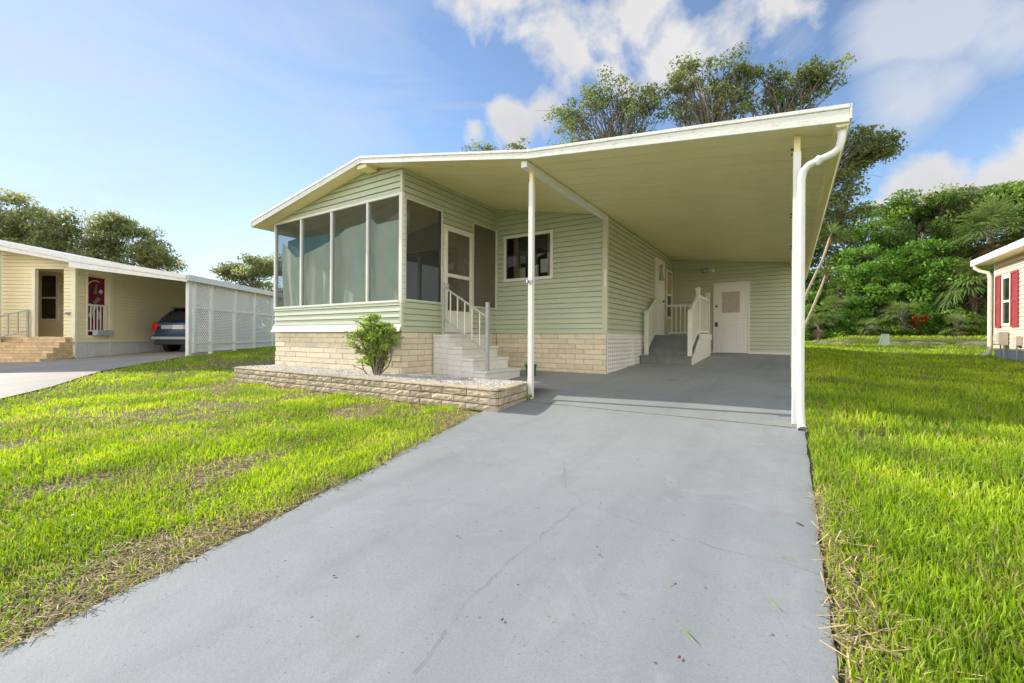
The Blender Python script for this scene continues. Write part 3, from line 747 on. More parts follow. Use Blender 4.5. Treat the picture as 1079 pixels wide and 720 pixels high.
# number plate on corner post, wreath on door, bucket
mb = MB(); mb.box(-3.10,-3.05,IY-.036,IY-.0275,1.02,1.38)
for k in range(1, 4): mb.box(-3.103,-3.047,IY-.039,IY-.0365,1.02+k*.09-.003,1.02+k*.09+.003)
tag(mb.build('address_plate', M['white_vinyl']), 'narrow white vertical plate on the corner trim between green and yellowish walls', 'plate')
wr = thing('door_ornament', 'dark bell shaped ornament with bow hanging on the white side door', 'ornament', (HX1+.05, 12.35, 1.8))
mb = MB(); mb.tube([(HX1+.055,12.35,1.98),(HX1+.06,12.35,1.86),(HX1+.06,12.35,1.72),(HX1+.06,12.35,1.62)], [.012,.03,.06,.10], 12); mb.build('bell', M['grey_rail'], wr, smooth=True)
mb = MB()
for a in (-1, 1):
    mb.tube([(HX1+.06,12.35,1.98),(HX1+.07,12.35+a*.07,2.04),(HX1+.06,12.35+a*.12,1.99),(HX1+.06,12.35,1.97)], .014, 6)
mb.build('bow', M['grey_rail'], wr)
mb = MB()
prof = [(.085,-.80),(.105,-.60),(.115,-.545),(.118,-.53)]
mb.tube([(-4.30,7.42,z_) for r_, z_ in prof], [r_ for r_, z_ in prof], 18)
bu = thing('bucket', 'small dark green plastic bucket standing behind the white front steps', 'bucket', (-4.30, 7.42, slab(7.42)))
mb.build('pail', M['green_plastic'], bu, smooth=False)
mb = MB(); mb.tube([(-4.30+.118*math.cos(t), 7.42+.118*math.sin(t), -.53) for t in np.linspace(0, 2*math.pi, 17)], .008, 6); mb.build('rim', M['green_plastic'], bu)

# ================================================================== FRONT STEPS
fs = thing('front_steps', 'white painted block steps with grey handrail at the screen door', 'steps', (-5.1, 6.7, -.78))
sy0, sy1 = 6.10, 7.25
tops = [(.055,-5.28),(-.165,-4.96),(-.375,-4.70),(-.585,-4.42)]
xb0 = SX+.03
for i, (zt_, xf) in enumerate(tops):
    x0 = xb0 if i == 0 else tops[i-1][1]-.031
    z0 = -.90
    mb = MB(); bk = MB()
    blocks(mb, bk, (x0,sy0), (xf-.03,sy0), (0,-1), z0, zt_-.045, .10, .40, .003, .04, .006)
    lim = z0 if i == 3 else tops[i+1][0]-.02
    blocks(mb, bk, (xf-.03,sy0), (xf-.03,sy1), (1,0), lim, zt_-.045, .10, .40, .003, .04, .006)
    blocks(mb, bk, (xf-.03,sy1), (x0,sy1), (0,1), z0, zt_-.045, .10, .40, .003, .04, .006)
    st = mb.build('step', M['brick_white'], fs, bevel=.003); bk.build('joint', M['mortar_white'], st)
    mb = MB(); mb.box(x0-.0 if i == 0 else x0-.03, xf, sy0-.015, sy1+.015, zt_-.043, zt_); mb.build('tread', M['brick_white'], st, bevel=.008)
# handrail
hr = MB(); ry = 6.17
hr.bar((-5.48,ry,.955),(-4.46,ry,.36),.03,.03); hr = hr.build('handrail', M['grey_rail'], fs, bevel=.003)
mb = MB(); mb.bar((-5.48,ry,.05),(-5.48,ry,1.03),.05); mb.build('rail_post', M['grey_rail'], hr, bevel=.004)
mb = MB(); mb.bar((-4.46,ry,-.585),(-4.46,ry,.62),.055); mb.build('rail_post', M['grey_rail'], hr, bevel=.004)
mb = MB(); mb.bar((-5.48,ry,.36),(-4.46,ry,-.27),.025,.025); mb.build('bottom_rail', M['grey_rail'], hr, bevel=.003)
for k in range(1, 6):
    t = k/6; x = -5.48+1.02*t
    mb = MB(); mb.bar((x,ry,.36-.63*t),(x,ry,.955-.595*t),.016); mb.build('baluster', M['white_metal'], hr)

# ================================================================== SIDE STAIRCASE
ss = thing('side_steps', 'grey wooden staircase with white railings climbing to the side door', 'steps', (-2.45, 11, -.56))
x0, x1 = HX1+.035, -1.86
lv = [(-.392,10.42,10.80),(-.228,10.76,11.10),(-.065,11.06,11.40),(.095,11.36,13.10)]
for i, (zt_, ya, yb) in enumerate(lv):
    mb = MB()
    if i < 3:
        mb.box(x0,x1,ya,yb,zt_-.04,zt_)
        mb.build('tread', M['grey_wood'], ss, bevel=.006)
    else:
        nb = 12
        for k in range(nb):
            mb.box(x0,x1,ya+(yb-ya)*k/nb,ya+(yb-ya)*(k+1)/nb-.006,zt_-.04,zt_)
        mb.build('landing', M['grey_wood'], ss, bevel=.004)
    low = slab(ya)-.02 if i == 0 else lv[i-1][0]
    mb = MB(); mb.box(x0+.01,x1-.01,ya+.025,ya+.045,low,zt_-.041); mb.build('riser', M['grey_wood'], ss)
# white side skirt of the stairs (stepped)
mb = MB(); mb.prism([(10.47,slab(10.47)),(10.47,-.45),(10.80,-.28),(11.10,-.11),(11.40,.05),(13.08,.05),(13.08,slab(13.08))], 0, x1-.008, x1+.02); mb.build('side_panel', M['white_wood'], ss, bevel=.003)
mb = MB(); mb.box(x1+.002,x1+.045,11.35,13.12,-.02,.13); mb.build('landing_trim', M['white_wood'], ss, bevel=.003)
def newel(x, y, z0, z1, cap=True):
    mb = MB(); mb.box(x-.045,x+.045,y-.045,y+.045,z0,z1)
    p = mb.build('newel_post', M['white_wood'], ss, bevel=.004)
    if cap:
        mb = MB(); mb.box(x-.06,x+.06,y-.06,y+.06,z1,z1+.03); mb.box(x-.042,x+.042,y-.042,y+.042,z1+.03,z1+.055); mb.build('post_cap', M['white_wood'], p, bevel=.004)
newel(-2.92,10.62,-.39,.63); newel(-1.91,10.50,-.39,.66,False); newel(-1.91,11.50,.09,1.22); newel(-1.91,13.02,.09,1.22); newel(-2.96,11.66,.09,1.10,False)
def railing(a, b, zl, zu, nb, axis_up=True):
    a = Vector(a); b = Vector(b)
    mb = MB(); mb.bar((a.x,a.y,a.z+zu),(b.x,b.y,b.z+zu),.045,.06)
    r = mb.build('railing', M['white_wood'], ss, bevel=.003)
    mb = MB(); mb.bar((a.x,a.y,a.z+zl),(b.x,b.y,b.z+zl),.035,.05); mb.build('bottom_rail', M['white_wood'], r, bevel=.003)
    for k in range(1, nb):
        t = k/nb; p = a.lerp(b, t)
        mb = MB(); mb.box(p.x-.018,p.x+.018,p.y-.018,p.y+.018,p.z+zl,p.z+zu-.03); mb.build('baluster', M['white_wood'], r)
railing((-2.92,10.62,-.39),(-2.96,11.66,.09), .12, .98, 7)
railing((-1.91,10.50,-.39),(-1.91,11.50,.09), .12, 1.0, 7)
railing((-1.91,11.50,.09),(-1.91,13.02,.09), .10, .98, 11)
railing((-2.98,13.02,.09),(-1.91,13.02,.09), .08, .86, 9)

# ================================================================== PLANTER
pl = thing('planter_wall', 'low brown rock face block planter edging in front of the porch', 'planter', (-6.3, 4.4, -.9))
mb = MB(); bk = MB(); rr = random.Random(3)
A, B, Cn, D = (-9.46,4.36), (-2.98,4.34), (-3.09,5.235), (-9.85,5.30)
def nrm2(a, b):
    d = Vector((b[0]-a[0], b[1]-a[1])).normalized(); return (d.y, -d.x)
for a, b in ((A,B),(B,Cn),(D,A)):
    blocks(mb, bk, a, b, nrm2(a,b), -.915, -.655, .087, .40, .010, .12, .010, (7,3), rr, inset=.02)
mb.build('block_courses', M['brick_planter'], pl); bk.build('joint_backing', M['mortar_dark'], pl)
mb = MB(); rr = random.Random(8)
def caps(a, b, w=.17, l=.40):
    a = Vector(a); b = Vector(b); L = (b-a).length; d = (b-a)/L; n_ = Vector((-d.y, d.x)); s = 0
    while s < L-.02:
        e = min(s+l, L); mb.tint = rr.random(); o = rr.uniform(0,.008)
        q0, q1 = a+d*(s+.004)-n_*o, a+d*(e-.004)-n_*o; q2, q3 = q1+n_*w, q0+n_*w
        mb.prism([tuple(q0),tuple(q1),tuple(q2),tuple(q3)], 2, -.652, -.625+rr.uniform(-.004,.004)); s = e
caps(A, B); caps((B[0],B[1]+.17), Cn); 
mb.build('cap_course', M['brick_planter'], pl, bevel=.006)
# gravel: base sheet + pebbles
N = 9000
px = RNG.uniform(-9.7, -3.2, N*2); py = RNG.uniform(4.5, 6.05, N*2)
keep = ((py < 5.31) | ((px > -5.69) & (py < 5.9)))
px, py = px[keep][:N], py[keep][:N]; N = len(px)
sz = RNG.uniform(.010, .026, N)
octv = np.array([(1,0,0),(0,1,0),(-1,0,0),(0,-1,0),(0,0,1),(0,0,-1)], float)
octf = np.array([(0,1,4),(1,2,4),(2,3,4),(3,0,4)])
ang = RNG.uniform(0, 6.28, N); jit = RNG.uniform(.7, 1.3, (N,6,1))
pv = octv[None]*jit*sz[:,None,None]*np.array([1,.8,.7])
cx = pv[...,0]*np.cos(ang)[:,None]-pv[...,1]*np.sin(ang)[:,None]; cy = pv[...,0]*np.sin(ang)[:,None]+pv[...,1]*np.cos(ang)[:,None]
gz = -.645-.03*np.clip((py-5.3), 0, 1)*3+RNG.uniform(-.004,.012,N)
V = np.stack([cx+px[:,None], cy+py[:,None], pv[...,2]+gz[:,None]+E], -1).reshape(-1,3)
T = (octf[None]+(np.arange(N)*6)[:,None,None]).reshape(-1,3)
base = np.array([(-9.75,4.45,-.655),(-3.12,4.45,-.655),(-3.12,5.30,-.655),(-9.75,5.30,-.655),(-5.69,5.30,-.655),(-3.12,5.30,-.655),(-3.12,6.05,-.73),(-5.69,6.05,-.73)])+np.array([0,0,E])
Q = np.array([[0,1,2,3],[4,5,6,7]])+len(V)
o = npmesh('gravel', np.concatenate([V, base]), Q, np.concatenate([[.3,.3], np.repeat(RNG.uniform(0,1,N),4)]), M['gravel'], None, T)
structure(o, 'stuff')

# ================================================================== FOLIAGE HELPERS
def leaf_quads(C, sizes, rng, up=.3, aspect=.5):
    """rhombus leaves at centres C with random orientation"""
    n_ = len(C)
    d = rng.normal(size=(n_,3)); d /= np.linalg.norm(d,axis=1)[:,None]
    w = rng.normal(size=(n_,3)); w[:,2] += 0; w -= d*(w*d).sum(1)[:,None]; w /= np.linalg.norm(w,axis=1)[:,None]+1e-9
    nn = np.cross(d, w); flip = rng.random(n_) < up   # lean some blades flat
    L = sizes[:,None]; W = L*aspect
    a = C-d*L*.5; b = C+d*L*.5
    m1 = C+w*W*.5-d*L*.05; m2 = C-w*W*.5-d*L*.05
    V = np.stack([a,m1,b,m2],1).reshape(-1,3)
    Q = np.arange(n_*4).reshape(-1,4)
    return V, Q
def limb(mb, p0, p1, r0, r1, rng, seg=6, sag=.12):
    p0 = np.array(p0); p1 = np.array(p1); L = np.linalg.norm(p1-p0); pts = []; rr_ = []
    off = rng.normal(size=3)*L*sag
    for k in range(seg+1):
        t = k/seg; p = p0+(p1-p0)*t+off*math.sin(math.pi*t)*.5+rng.normal(size=3)*L*.015*(0 < k < seg)
        p[2] += L*.10*math.sin(math.pi*t); pts.append(tuple(p)); rr_.append(r0+(r1-r0)*t)
    mb.tube(pts, rr_, 5 if r0 < .05 else 8, False); return pts
def tree(name, label, cat, base, fork, clumps, clump_r, per, leaf, mat, seed, bark='bark', r0=.16, group=None, flat=.65, lean=(0,0), size_j=.35, extra=None):
    """base (x,y); fork: height above ground where limbs leave the trunk; clumps: list of (x,y,h) in world, h from the eye"""
    rng = np.random.default_rng(seed)
    bz = float(g(base[0], base[1]))-.05
    root = thing(name, label, cat, (base[0], base[1], bz), group)
    mb = MB()
    cl = np.array(clumps); cm = cl.mean(0); topz = cl[:,2].max()
    hub = np.array([base[0]+lean[0], base[1]+lean[1], bz+fork])
    lead_end = np.array([cm[0]*.7+hub[0]*.3, cm[1]*.7+hub[1]*.3, hub[2]+(topz-hub[2])*.72])
    tr = [(base[0],base[1],bz),(base[0]+lean[0]*.35,base[1]+lean[1]*.35,bz+fork*.5),tuple(hub)]
    mb.tube(tr, [r0*1.25,r0,r0*.9], 9)
    lead = limb(mb, hub, lead_end, r0*.85, r0*.25, rng, 7, .08)
    C = []; T = []
    for c in cl:
        t = np.clip((c[2]-hub[2])/(topz-hub[2]+.01)*.75+rng.uniform(-.2,.05), 0, .98)
        s = np.array(lead[int(t*7)])
        pts = limb(mb, s, c, r0*.20*(1-.5*t)+.010, .008, rng, 6, .16)
        nt_ = 3
        for q in range(nt_):
            tip = np.array(c)+rng.normal(size=3)*clump_r*np.array([.8,.8,.5]); limb(mb, pts[4], tip, .010, .004, rng, 3, .1)
        k = int(per*rng.uniform(.55,1.35)); sc = clump_r*rng.uniform(.7,1.25)
        q = rng.normal(size=(k,3)); q *= (rng.random(k)**.45/np.linalg.norm(q,axis=1))[:,None]
        q *= sc*np.array([1.1,1.1,flat]); C.append(np.array(c)+q)
        T.append(np.clip(rng.normal(.45,.16,k)+rng.normal(0,.12)+q[:,2]/sc*.12, 0, 1))
    mb.build('trunk', M[bark], root, smooth=True)
    C = np.concatenate(C); T = np.concatenate(T); C[:,2] += E
    sz_ = leaf*rng.uniform(1-size_j, 1+size_j, len(C))
    V, Q = leaf_quads(C, sz_, rng)
    npmesh('foliage', V, Q, T, M[mat], root)
    return root
def blob(rng, c, r, n_, shell=.55):
    q = rng.normal(size=(n_,3)); q /= np.linalg.norm(q,axis=1)[:,None]
    q *= (shell+(1-shell)*rng.random(n_))[:,None]
    return [tuple(np.array(c)+p*np.array(r)) for p in q]
rg = np.random.default_rng(21)
def crown(specs, ns, shell=.35):
    out = []
    for (X, Y, h, a, b, c), n_ in zip(specs, ns): out += blob(rg, (X, Y, h), (a, b, c), n_, shell)
    return out
# oaks standing behind the house
GB = 'oaks rising behind the roof'
tree('oak_tree', 'tall sparse oak behind the roof, the wide grey green crown nearest the ridge', 'tree', (-7.4, 21), 5.5,
     crown([(-9.9,21,11.7,1.3,1.2,1.0),(-7.6,21,12.1,1.8,1.6,1.1),(-5.8,21,11.2,.9,.8,1.2),(-7.8,21,10.4,2.4,2.2,.7),(-9.8,21,9.9,1.8,1.4,.6)], [22,34,18,22,14]), .46, 70, .145, 'oak_leaf', 31, r0=.2, group=GB, lean=(.2,.1))
tree('oak_tree', 'small leafy tree tip showing over the roof left of the big oak', 'tree', (-16.2, 23.4), 6,
     crown([(-17.4,23,12.4,1.0,.8,.5),(-14.4,23,11.8,.8,.7,.5),(-16,23.2,10.8,2,1.2,.8)], [7,7,14]), .4, 60, .15, 'oak_leaf', 32, r0=.16, group=GB)
tree('oak_tree', 'tall oak with bright green clumps and thin twigs behind the middle of the roof', 'tree', (-3.2, 21.4), 5.5,
     crown([(-4.2,21.5,11.3,1.1,1.0,1.4),(-4.2,21.5,12.7,.6,.6,.6),(-2.5,21.5,11.8,1.3,1.1,.9),(-2.8,21.5,10.4,1.6,1.4,.7)], [28,10,30,20]), .45, 70, .145, 'oak_leaf', 33, r0=.19, group=GB, lean=(-.1,.1))
tree('oak_tree', 'thin open oak of forked bare limbs behind the front corner of the carport roof', 'tree', (-.9, 22.8), 5.2,
     crown([(-1.2,22.5,11.2,1.0,.9,1.3),(.4,22.5,11.3,1.5,1.3,.6),(1.3,22.5,11.0,1.0,.8,.6),(-.1,22.5,10.3,1.3,1.1,.7)], [18,26,14,16]), .42, 62, .145, 'oak_leaf', 34, r0=.17, group=GB, lean=(.4,0))
tree('oak_tree', 'oak leaning out right of the gutter with drooping grey green boughs', 'tree', (-1.6, 23.6), 4.2,
     crown([(2.6,23,8.1,1.0,.9,.9),(2.1,23,7.2,1.0,.9,.8),(3.1,23,7.6,.6,.6,.5),(1.9,23,5.8,.9,.8,.9),(1.6,23,4.6,.9,.8,.8),(.9,23.4,9,1.0,.9,.9)], [24,20,10,20,18,12]), .44, 90, .14, 'oak_leaf', 35, r0=.17, group=GB, lean=(1.3,-.2))
# woodland edge at the back right
GW = 'trees of the woodland edge'
tree('woodland_tree', 'dark dense tree at the woodland edge right behind the carport corner', 'tree', (3.2, 33.4), 2.2,
     crown([(3.5,33,5.6,2.2,2.0,2.2),(4.6,33,3.2,2.4,2.2,1.9),(2.3,33,3.4,2.0,1.8,2.3),(1.2,33.5,6.5,1.6,1.6,1.6)], [34,26,26,20]), .72, 190, .19, 'dense_leaf', 41, group=GW)
tree('woodland_tree', 'broad woodland tree with a domed crown in the middle of the back edge', 'tree', (6.2, 35.4), 2.5,
     crown([(6.4,35,7.0,2.5,2.3,1.9),(5.6,35,8.1,1.4,1.3,.8),(6.6,35,4.5,2.6,2.3,2.3)], [36,14,34]), .72, 190, .19, 'dense_leaf', 42, group=GW)
tree('woodland_tree', 'tallest flat topped woodland tree standing left of the cabbage palms', 'tree', (8.5, 36.5), 2.8,
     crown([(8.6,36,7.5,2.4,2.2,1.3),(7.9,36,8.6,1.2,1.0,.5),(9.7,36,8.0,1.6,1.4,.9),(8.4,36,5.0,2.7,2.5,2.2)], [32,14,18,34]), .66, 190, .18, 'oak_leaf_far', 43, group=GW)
tree('woodland_tree', 'shaded woodland tree above the pink house eave behind the palms', 'tree', (10.6, 35), 2.4,
     crown([(9.9,34,6.7,1.9,1.8,1.4),(10.5,34,7.6,1.5,1.4,.8),(11,34.4,4.5,2.5,2.2,2.4)], [24,14,34]), .72, 190, .19, 'dense_leaf', 44, group=GW)
tree('woodland_tree', 'woodland tree hidden mostly by the pink house roof at the far right', 'tree', (15, 36), 2.4,
     crown([(14,35,6.2,2.5,2,2),(16.5,36,5.6,2.5,2,2.4),(14,35,3,2.6,2,2)], [24,24,24]), .65, 120, .2, 'dense_leaf', 45, group=GW)
tree('woodland_tree', 'dark woodland tree filling the gap behind the leaning oak boughs', 'tree', (-.6, 34.5), 2.2,
     crown([(-.6,34,4.4,2.2,2,2.4),(-2.6,35,4.8,2.2,2,2.2),(.8,34,2.6,1.6,1.4,1.8)], [28,26,18]), .72, 170, .2, 'dense_leaf', 46, group=GW)
# shrubs in front of it
def shrub(name, label, base, specs, ns, cr, per, leaf, mat, seed, group):
    return tree(name, label, 'shrub', base, .35, crown(specs, ns, .3), cr, per, leaf, mat, seed, r0=.05, group=group)
GS = 'shrubs along the woodland edge'
shrub('woodland_shrub', 'large bright green sunlit shrub in the middle of the woodland edge', (4.2, 31.3), [(3.8,31,4.0,1.7,1.5,1.7),(4.9,31,2.9,1.9,1.6,1.7),(3.2,31,2.0,1.5,1.3,1.3)], [30,30,22], .5, 170, .16, 'bright_leaf', 51, GS)
shrub('woodland_shrub', 'upright light green shrub just left of the cabbage palms', (6.6, 30.8), [(6.3,30.5,4.1,1.4,1.3,1.5),(7.1,30.5,2.8,1.3,1.2,1.6),(6.2,30.5,1.6,1.4,1.2,1.1)], [24,22,18], .5, 170, .16, 'bright_leaf', 52, GS)
for k, (bx, by, hh, ww, mt, lb) in enumerate([
    (1.0,29.9,2.3,.8,'bright_leaf','tall light shrub at the woodland edge beside the yucca trunks'),
    (2.5,29.6,1.5,1.0,'bright_leaf','low light green shrub left of the pale utility pedestal'),
    (4.3,29.2,1.0,.9,'dense_leaf','small leafy shrub directly behind the pale utility pedestal'),
    (5.9,30.0,2.1,1.0,'bright_leaf','tall light shrub directly right of the orange red shrub'),
    (7.1,29.3,1.0,.7,'dense_leaf','dark low shrub under the cabbage palms'),
    (8.4,29.8,1.9,1.0,'bright_leaf','light green shrub nearest the corner of the pink house'),
    (9.8,30.2,2.4,1.2,'dense_leaf','tall dark shrub half behind the pink house corner')]):
    shrub('woodland_shrub', lb, (bx, by), [(bx,by,.25+hh*.55,ww*.8,ww*.8,hh*.5),(bx+.3,by-.2,.15+hh*.25,ww*1.1,ww*.9,hh*.4),(bx-.4,by-.5,.25,ww*.9,ww*.6,.3)], [22,18,12], .36, 120, .14, mt, 60+k, GS)
shrub('red_shrub', 'small shrub with orange red leaves at the foot of the woodland', (5.4, 29.2), [(5.4,29.2,.95,.35,.3,.5)], [12], .2, 34, .13, 'red_leaf', 70, None)
# palms: fan leaves
def fan_palm(name, label, base, crown_h, nf, fr, seed, mat='palm_leaf', group=None, trunk_r=.13, droop=.5, dead=6):
    rng = np.random.default_rng(seed); bz = float(g(*base))-.05
    root = thing(name, label, 'palm', (base[0], base[1], bz), group)
    Vs, Qs, Ts = [], [], []; D = [[], [], []]
    hub = np.array([base[0], base[1], crown_h])
    mb = MB()
    if trunk_r and crown_h-bz > .6: mb.tube([(base[0],base[1],bz),(base[0]+.05,base[1],(bz+crown_h)/2),tuple(hub)], [trunk_r*1.2,trunk_r,trunk_r*1.1], 10)
    cnt = [0, 0]
    def fan(store, o, d, r, sag, tint):
        d = d/np.linalg.norm(d); side = np.cross(d, [0,0,1.]); side /= np.linalg.norm(side)+1e-9; nr = np.cross(side, d)
        for a in np.linspace(-1.9, 1.9, 20):
            l = r*(1-.25*abs(a)/1.9)*rng.uniform(.85,1.1)
            dd = d*math.cos(a)+side*math.sin(a)+nr*.10*rng.normal()
            w = np.cross(dd, nr)*r*.035
            p1 = o+dd*l*.55; p2 = o+dd*l; p2 = p2+np.array([0,0,-sag*l*.35]); 
            b = len(store[0])*4
            store[0].append(np.array([o-w*.3, p1-w, p1+w, o+w*.3])); store[0].append(np.array([p1-w, p2-w*.15, p2+w*.15, p1+w]))
            t = np.clip(tint+rng.normal()*.12, 0, 1); store[1] += [t, t]
    live = [[], []]; dd_ = [[], []]
    for k in range(nf):
        az = rng.uniform(0, 6.283); el = rng.uniform(-.45, 1.35)
        d = np.array([math.cos(az)*math.cos(el), math.sin(az)*math.cos(el), math.sin(el)])
        pl_ = fr*rng.uniform(.45, .75); o = hub+d*pl_
        mb.tube([tuple(hub), tuple(o)], [.018,.01], 4, False)
        fan(live, o, d+np.array([0,0,-droop*.6]), fr*.62, droop, .5+.25*math.sin(el))
    for k in range(dead):
        az = rng.uniform(0, 6.283); d = np.array([math.cos(az)*.35, math.sin(az)*.35, -1])
        fan(dd_, hub+d*fr*.35, d, fr*.5, .3, .4)
    mb.build('trunk', M['bark'], root)
    for st, nm, mt in ((live, 'fronds', mat), (dd_, 'dry_fronds', 'dry_leaf')):
        if st[0]:
            V = np.concatenate(st[0])+np.array([0,0,E]); Q = np.arange(len(V)).reshape(-1,4); npmesh(nm, V, Q, st[1], M[mt], root)
    return root
GP = 'cabbage palms by the pink house'
fan_palm('cabbage_palm', 'tallest cabbage palm with spreading grey green fans above the pink house eave', (8.2,30.3), 5.1, 34, 1.7, 81, group=GP)
fan_palm('cabbage_palm', 'cabbage palm behind the pink house eave at the right edge', (9.4,30.6), 4.2, 30, 1.5, 82, group=GP)
fan_palm('cabbage_palm', 'lower cabbage palm with drooping fans left of the pink house downspout', (7.5,29.9), 2.5, 32, 1.45, 83, group=GP, droop=.8)
fan_palm('cabbage_palm', 'slender cabbage palm with yellowed fans between the shrub and the tall palm', (7.0,30.8), 4.0, 26, 1.2, 84, group=GP)
GM = 'saw palmettos along the woodland edge'
for k, (bx, by, hh, fr, lb) in enumerate([(1.3,28.6,.75,.8,'saw palmetto clump by the foot of the yucca trunks'),(2.1,29.3,1.5,.95,'saw palmetto clump left of the pale utility pedestal with brown hanging fans'),
    (3.5,28.4,.6,.7,'saw palmetto clump behind the pale utility pedestal'),(4.7,28.8,1.15,.9,'saw palmetto clump left of the orange red shrub'),
    (6.6,28.3,.6,.7,'saw palmetto clump right of the orange red shrub'),(2.6,31,2.6,1.0,'tall palmetto rising among the shrubs left of the bright green shrub')]):
    fan_palm('saw_palmetto', lb, (bx,by), hh, 20, fr, 90+k, 'palm_leaf', GM, .06, .6, 5)
# leaning yuccas with pale trunks
def yucca(label, pts, r, seed):
    rng = np.random.default_rng(seed); root = thing('leaning_yucca', label, 'yucca', (pts[0][0], pts[0][1], float(g(pts[0][0], pts[0][1]))-.05), 'leaning yuccas behind the carport')
    mb = MB(); mb.tube(pts, [.07,.06,.05,.045,.04][:len(pts)], 8); mb.build('trunk', M['bark_pale'], root, smooth=True)
    for nm, mt, n_, lo, hi, tt in (('leaves','palm_leaf',60,-.3,1.5,.7),('dry_leaves','dry_leaf',26,-1.5,-.6,.5)):
        hub = np.array(pts[-1]); Vs = []; ts = []
        for k in range(n_):
            az = rng.uniform(0,6.283); el = rng.uniform(lo,hi); d = np.array([math.cos(az)*math.cos(el), math.sin(az)*math.cos(el), math.sin(el)])
            s = np.cross(d,[.1,.2,1.]); s /= np.linalg.norm(s); l = r*rng.uniform(.7,1.1)*(1 if lo > -1 else .7); m1 = hub+d*l*.5; t_ = hub+d*l+np.array([0,0,-.12*l])
            Vs.append(np.array([hub-s*.012, m1-s*.024, m1+s*.024, hub+s*.012])); Vs.append(np.array([m1-s*.024, t_-s*.003, t_+s*.003, m1+s*.024])); q = np.clip(tt+rng.normal()*.2,0,1); ts += [q,q]
        V = np.concatenate(Vs)+np.array([0,0,E]); npmesh(nm, V, np.arange(len(V)).reshape(-1,4), ts, M[mt], root)
yucca('taller leaning yucca with a bare pale trunk and yellow green leaf tuft beside the carport', [(.0,20.9,-.5),(.25,21,.9),(.62,21,2.0),(1.06,21,3.1),(1.355,21,4.15)], .62, 101)
yucca('shorter leaning yucca with a bare pale trunk and hanging dry leaves beside the carport', [(.1,20.6,-.5),(.45,20.7,.4),(.75,20.8,1.2),(1.0,20.9,1.95),(1.2,21,2.6)], .5, 102)
# trees beyond the yellow house on the left
GL = 'trees beyond the yellow house'
LT = [((-55,8),[(-54.5,7.8,9.4,2.8,2.8,2.2),(-55,7.8,7,3,3,2.5)],[34,30],'bushy tree above the left end of the yellow house roof'),
      ((-59,5.6),[(-57.8,6,9.8,3,3,2.3),(-58,6,7,3,3,2.5)],[30,28],'bushy tree partly cut off at the left edge of the photo'),
      ((-51.6,10),[(-51.6,9.7,8.8,2.4,2.4,2.0),(-51.6,9.7,6.6,2.5,2.5,2)],[26,24],'bushy tree above the kink of the yellow house roof'),
      ((-50,13),[(-50.4,12.8,8.4,2.2,2.2,2.0),(-49.6,13.2,9.9,1.3,1.3,1.2),(-50,13,6.4,2.4,2.4,2)],[24,12,22],'taller pointed tree above the carport of the yellow house'),
      ((-47.4,14.8),[(-47.8,14.5,7.9,2.1,2.1,1.9),(-46.4,15.4,6.9,1.5,1.5,.7),(-47,15,6,2.2,2.2,1.6)],[22,10,18],'rounded tree at the right end of the group above the yellow house carport'),
      ((-45.6,22.8),[(-46.2,22.7,6.6,3.2,3.2,1.4),(-48,21.5,6.5,1.3,1.3,.8),(-44.4,23.9,7.2,1.9,1.9,1.3),(-46,23,4.6,3,3,1.6)],[24,8,16,20],'spreading tree behind the white lattice screen, left of the porch')]
for k, (b, sp, ns, lb) in enumerate(LT):
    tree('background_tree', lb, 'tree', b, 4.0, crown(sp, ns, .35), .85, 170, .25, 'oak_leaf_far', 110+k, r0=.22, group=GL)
# far wood closing the horizon
V, T = [], []
nb = 26000
t = RNG.uniform(0, 1, nb); ang = np.interp(t, [0,1], [rad(-70), rad(250)]); R_ = RNG.uniform(78, 95, nb)
X = R_*np.cos(ang); Y = R_*np.sin(ang); hmax = 4.5+3*fbm(ang*9, ang*3, 1.5, 4)
Z = g(X, Y)+RNG.uniform(0, 1, nb)**.8*hmax
C = np.stack([X,Y,Z+E],-1); V, Q = leaf_quads(C, RNG.uniform(.9,2.0,nb), RNG, aspect=.8)
structure(npmesh('far_wood', V, Q, np.clip(RNG.normal(.3,.15,nb),0,1), M['dense_leaf']), 'stuff')
nb = 16000   # dark understorey directly behind the woodland edge
X = RNG.uniform(-14, 24, nb); Y = RNG.uniform(36.5, 40, nb); Z = g(X,Y)+RNG.uniform(0,1,nb)*(3.6+2.2*fbm(X,Y,.3,6))
V, Q = leaf_quads(np.stack([X,Y,Z+E],-1), RNG.uniform(.25,.5,nb), RNG, aspect=.6)
structure(npmesh('understorey', V, Q, np.clip(RNG.normal(.28,.14,nb),0,1), M['dense_leaf']), 'stuff')
# porch shrub
sh = tree('porch_shrub', 'leafy green shrub with many stems in the gravel before the porch', 'shrub', (-5.88, 4.95), .12,
     crown([(-5.88,4.92,.15,.36,.28,.22),(-5.99,4.92,-.04,.43,.31,.26),(-5.73,4.92,-.02,.41,.29,.28),(-5.88,4.93,-.34,.31,.23,.20)], [36,40,40,34], .2), .11, 58, .050, 'shrub_leaf', 130, r0=.022)
mb = MB()
rng_ = np.random.default_rng(5)
for k in range(8):
    a = rng_.uniform(0,6.28); limb(mb, (-5.88+.04*math.cos(a),4.95+.04*math.sin(a),-.66), (-5.9+.28*math.cos(a),4.94+.2*math.sin(a),-.12), .011, .006, rng_, 5, .06)
mb.build('stems', M['bark_pale'], sh)

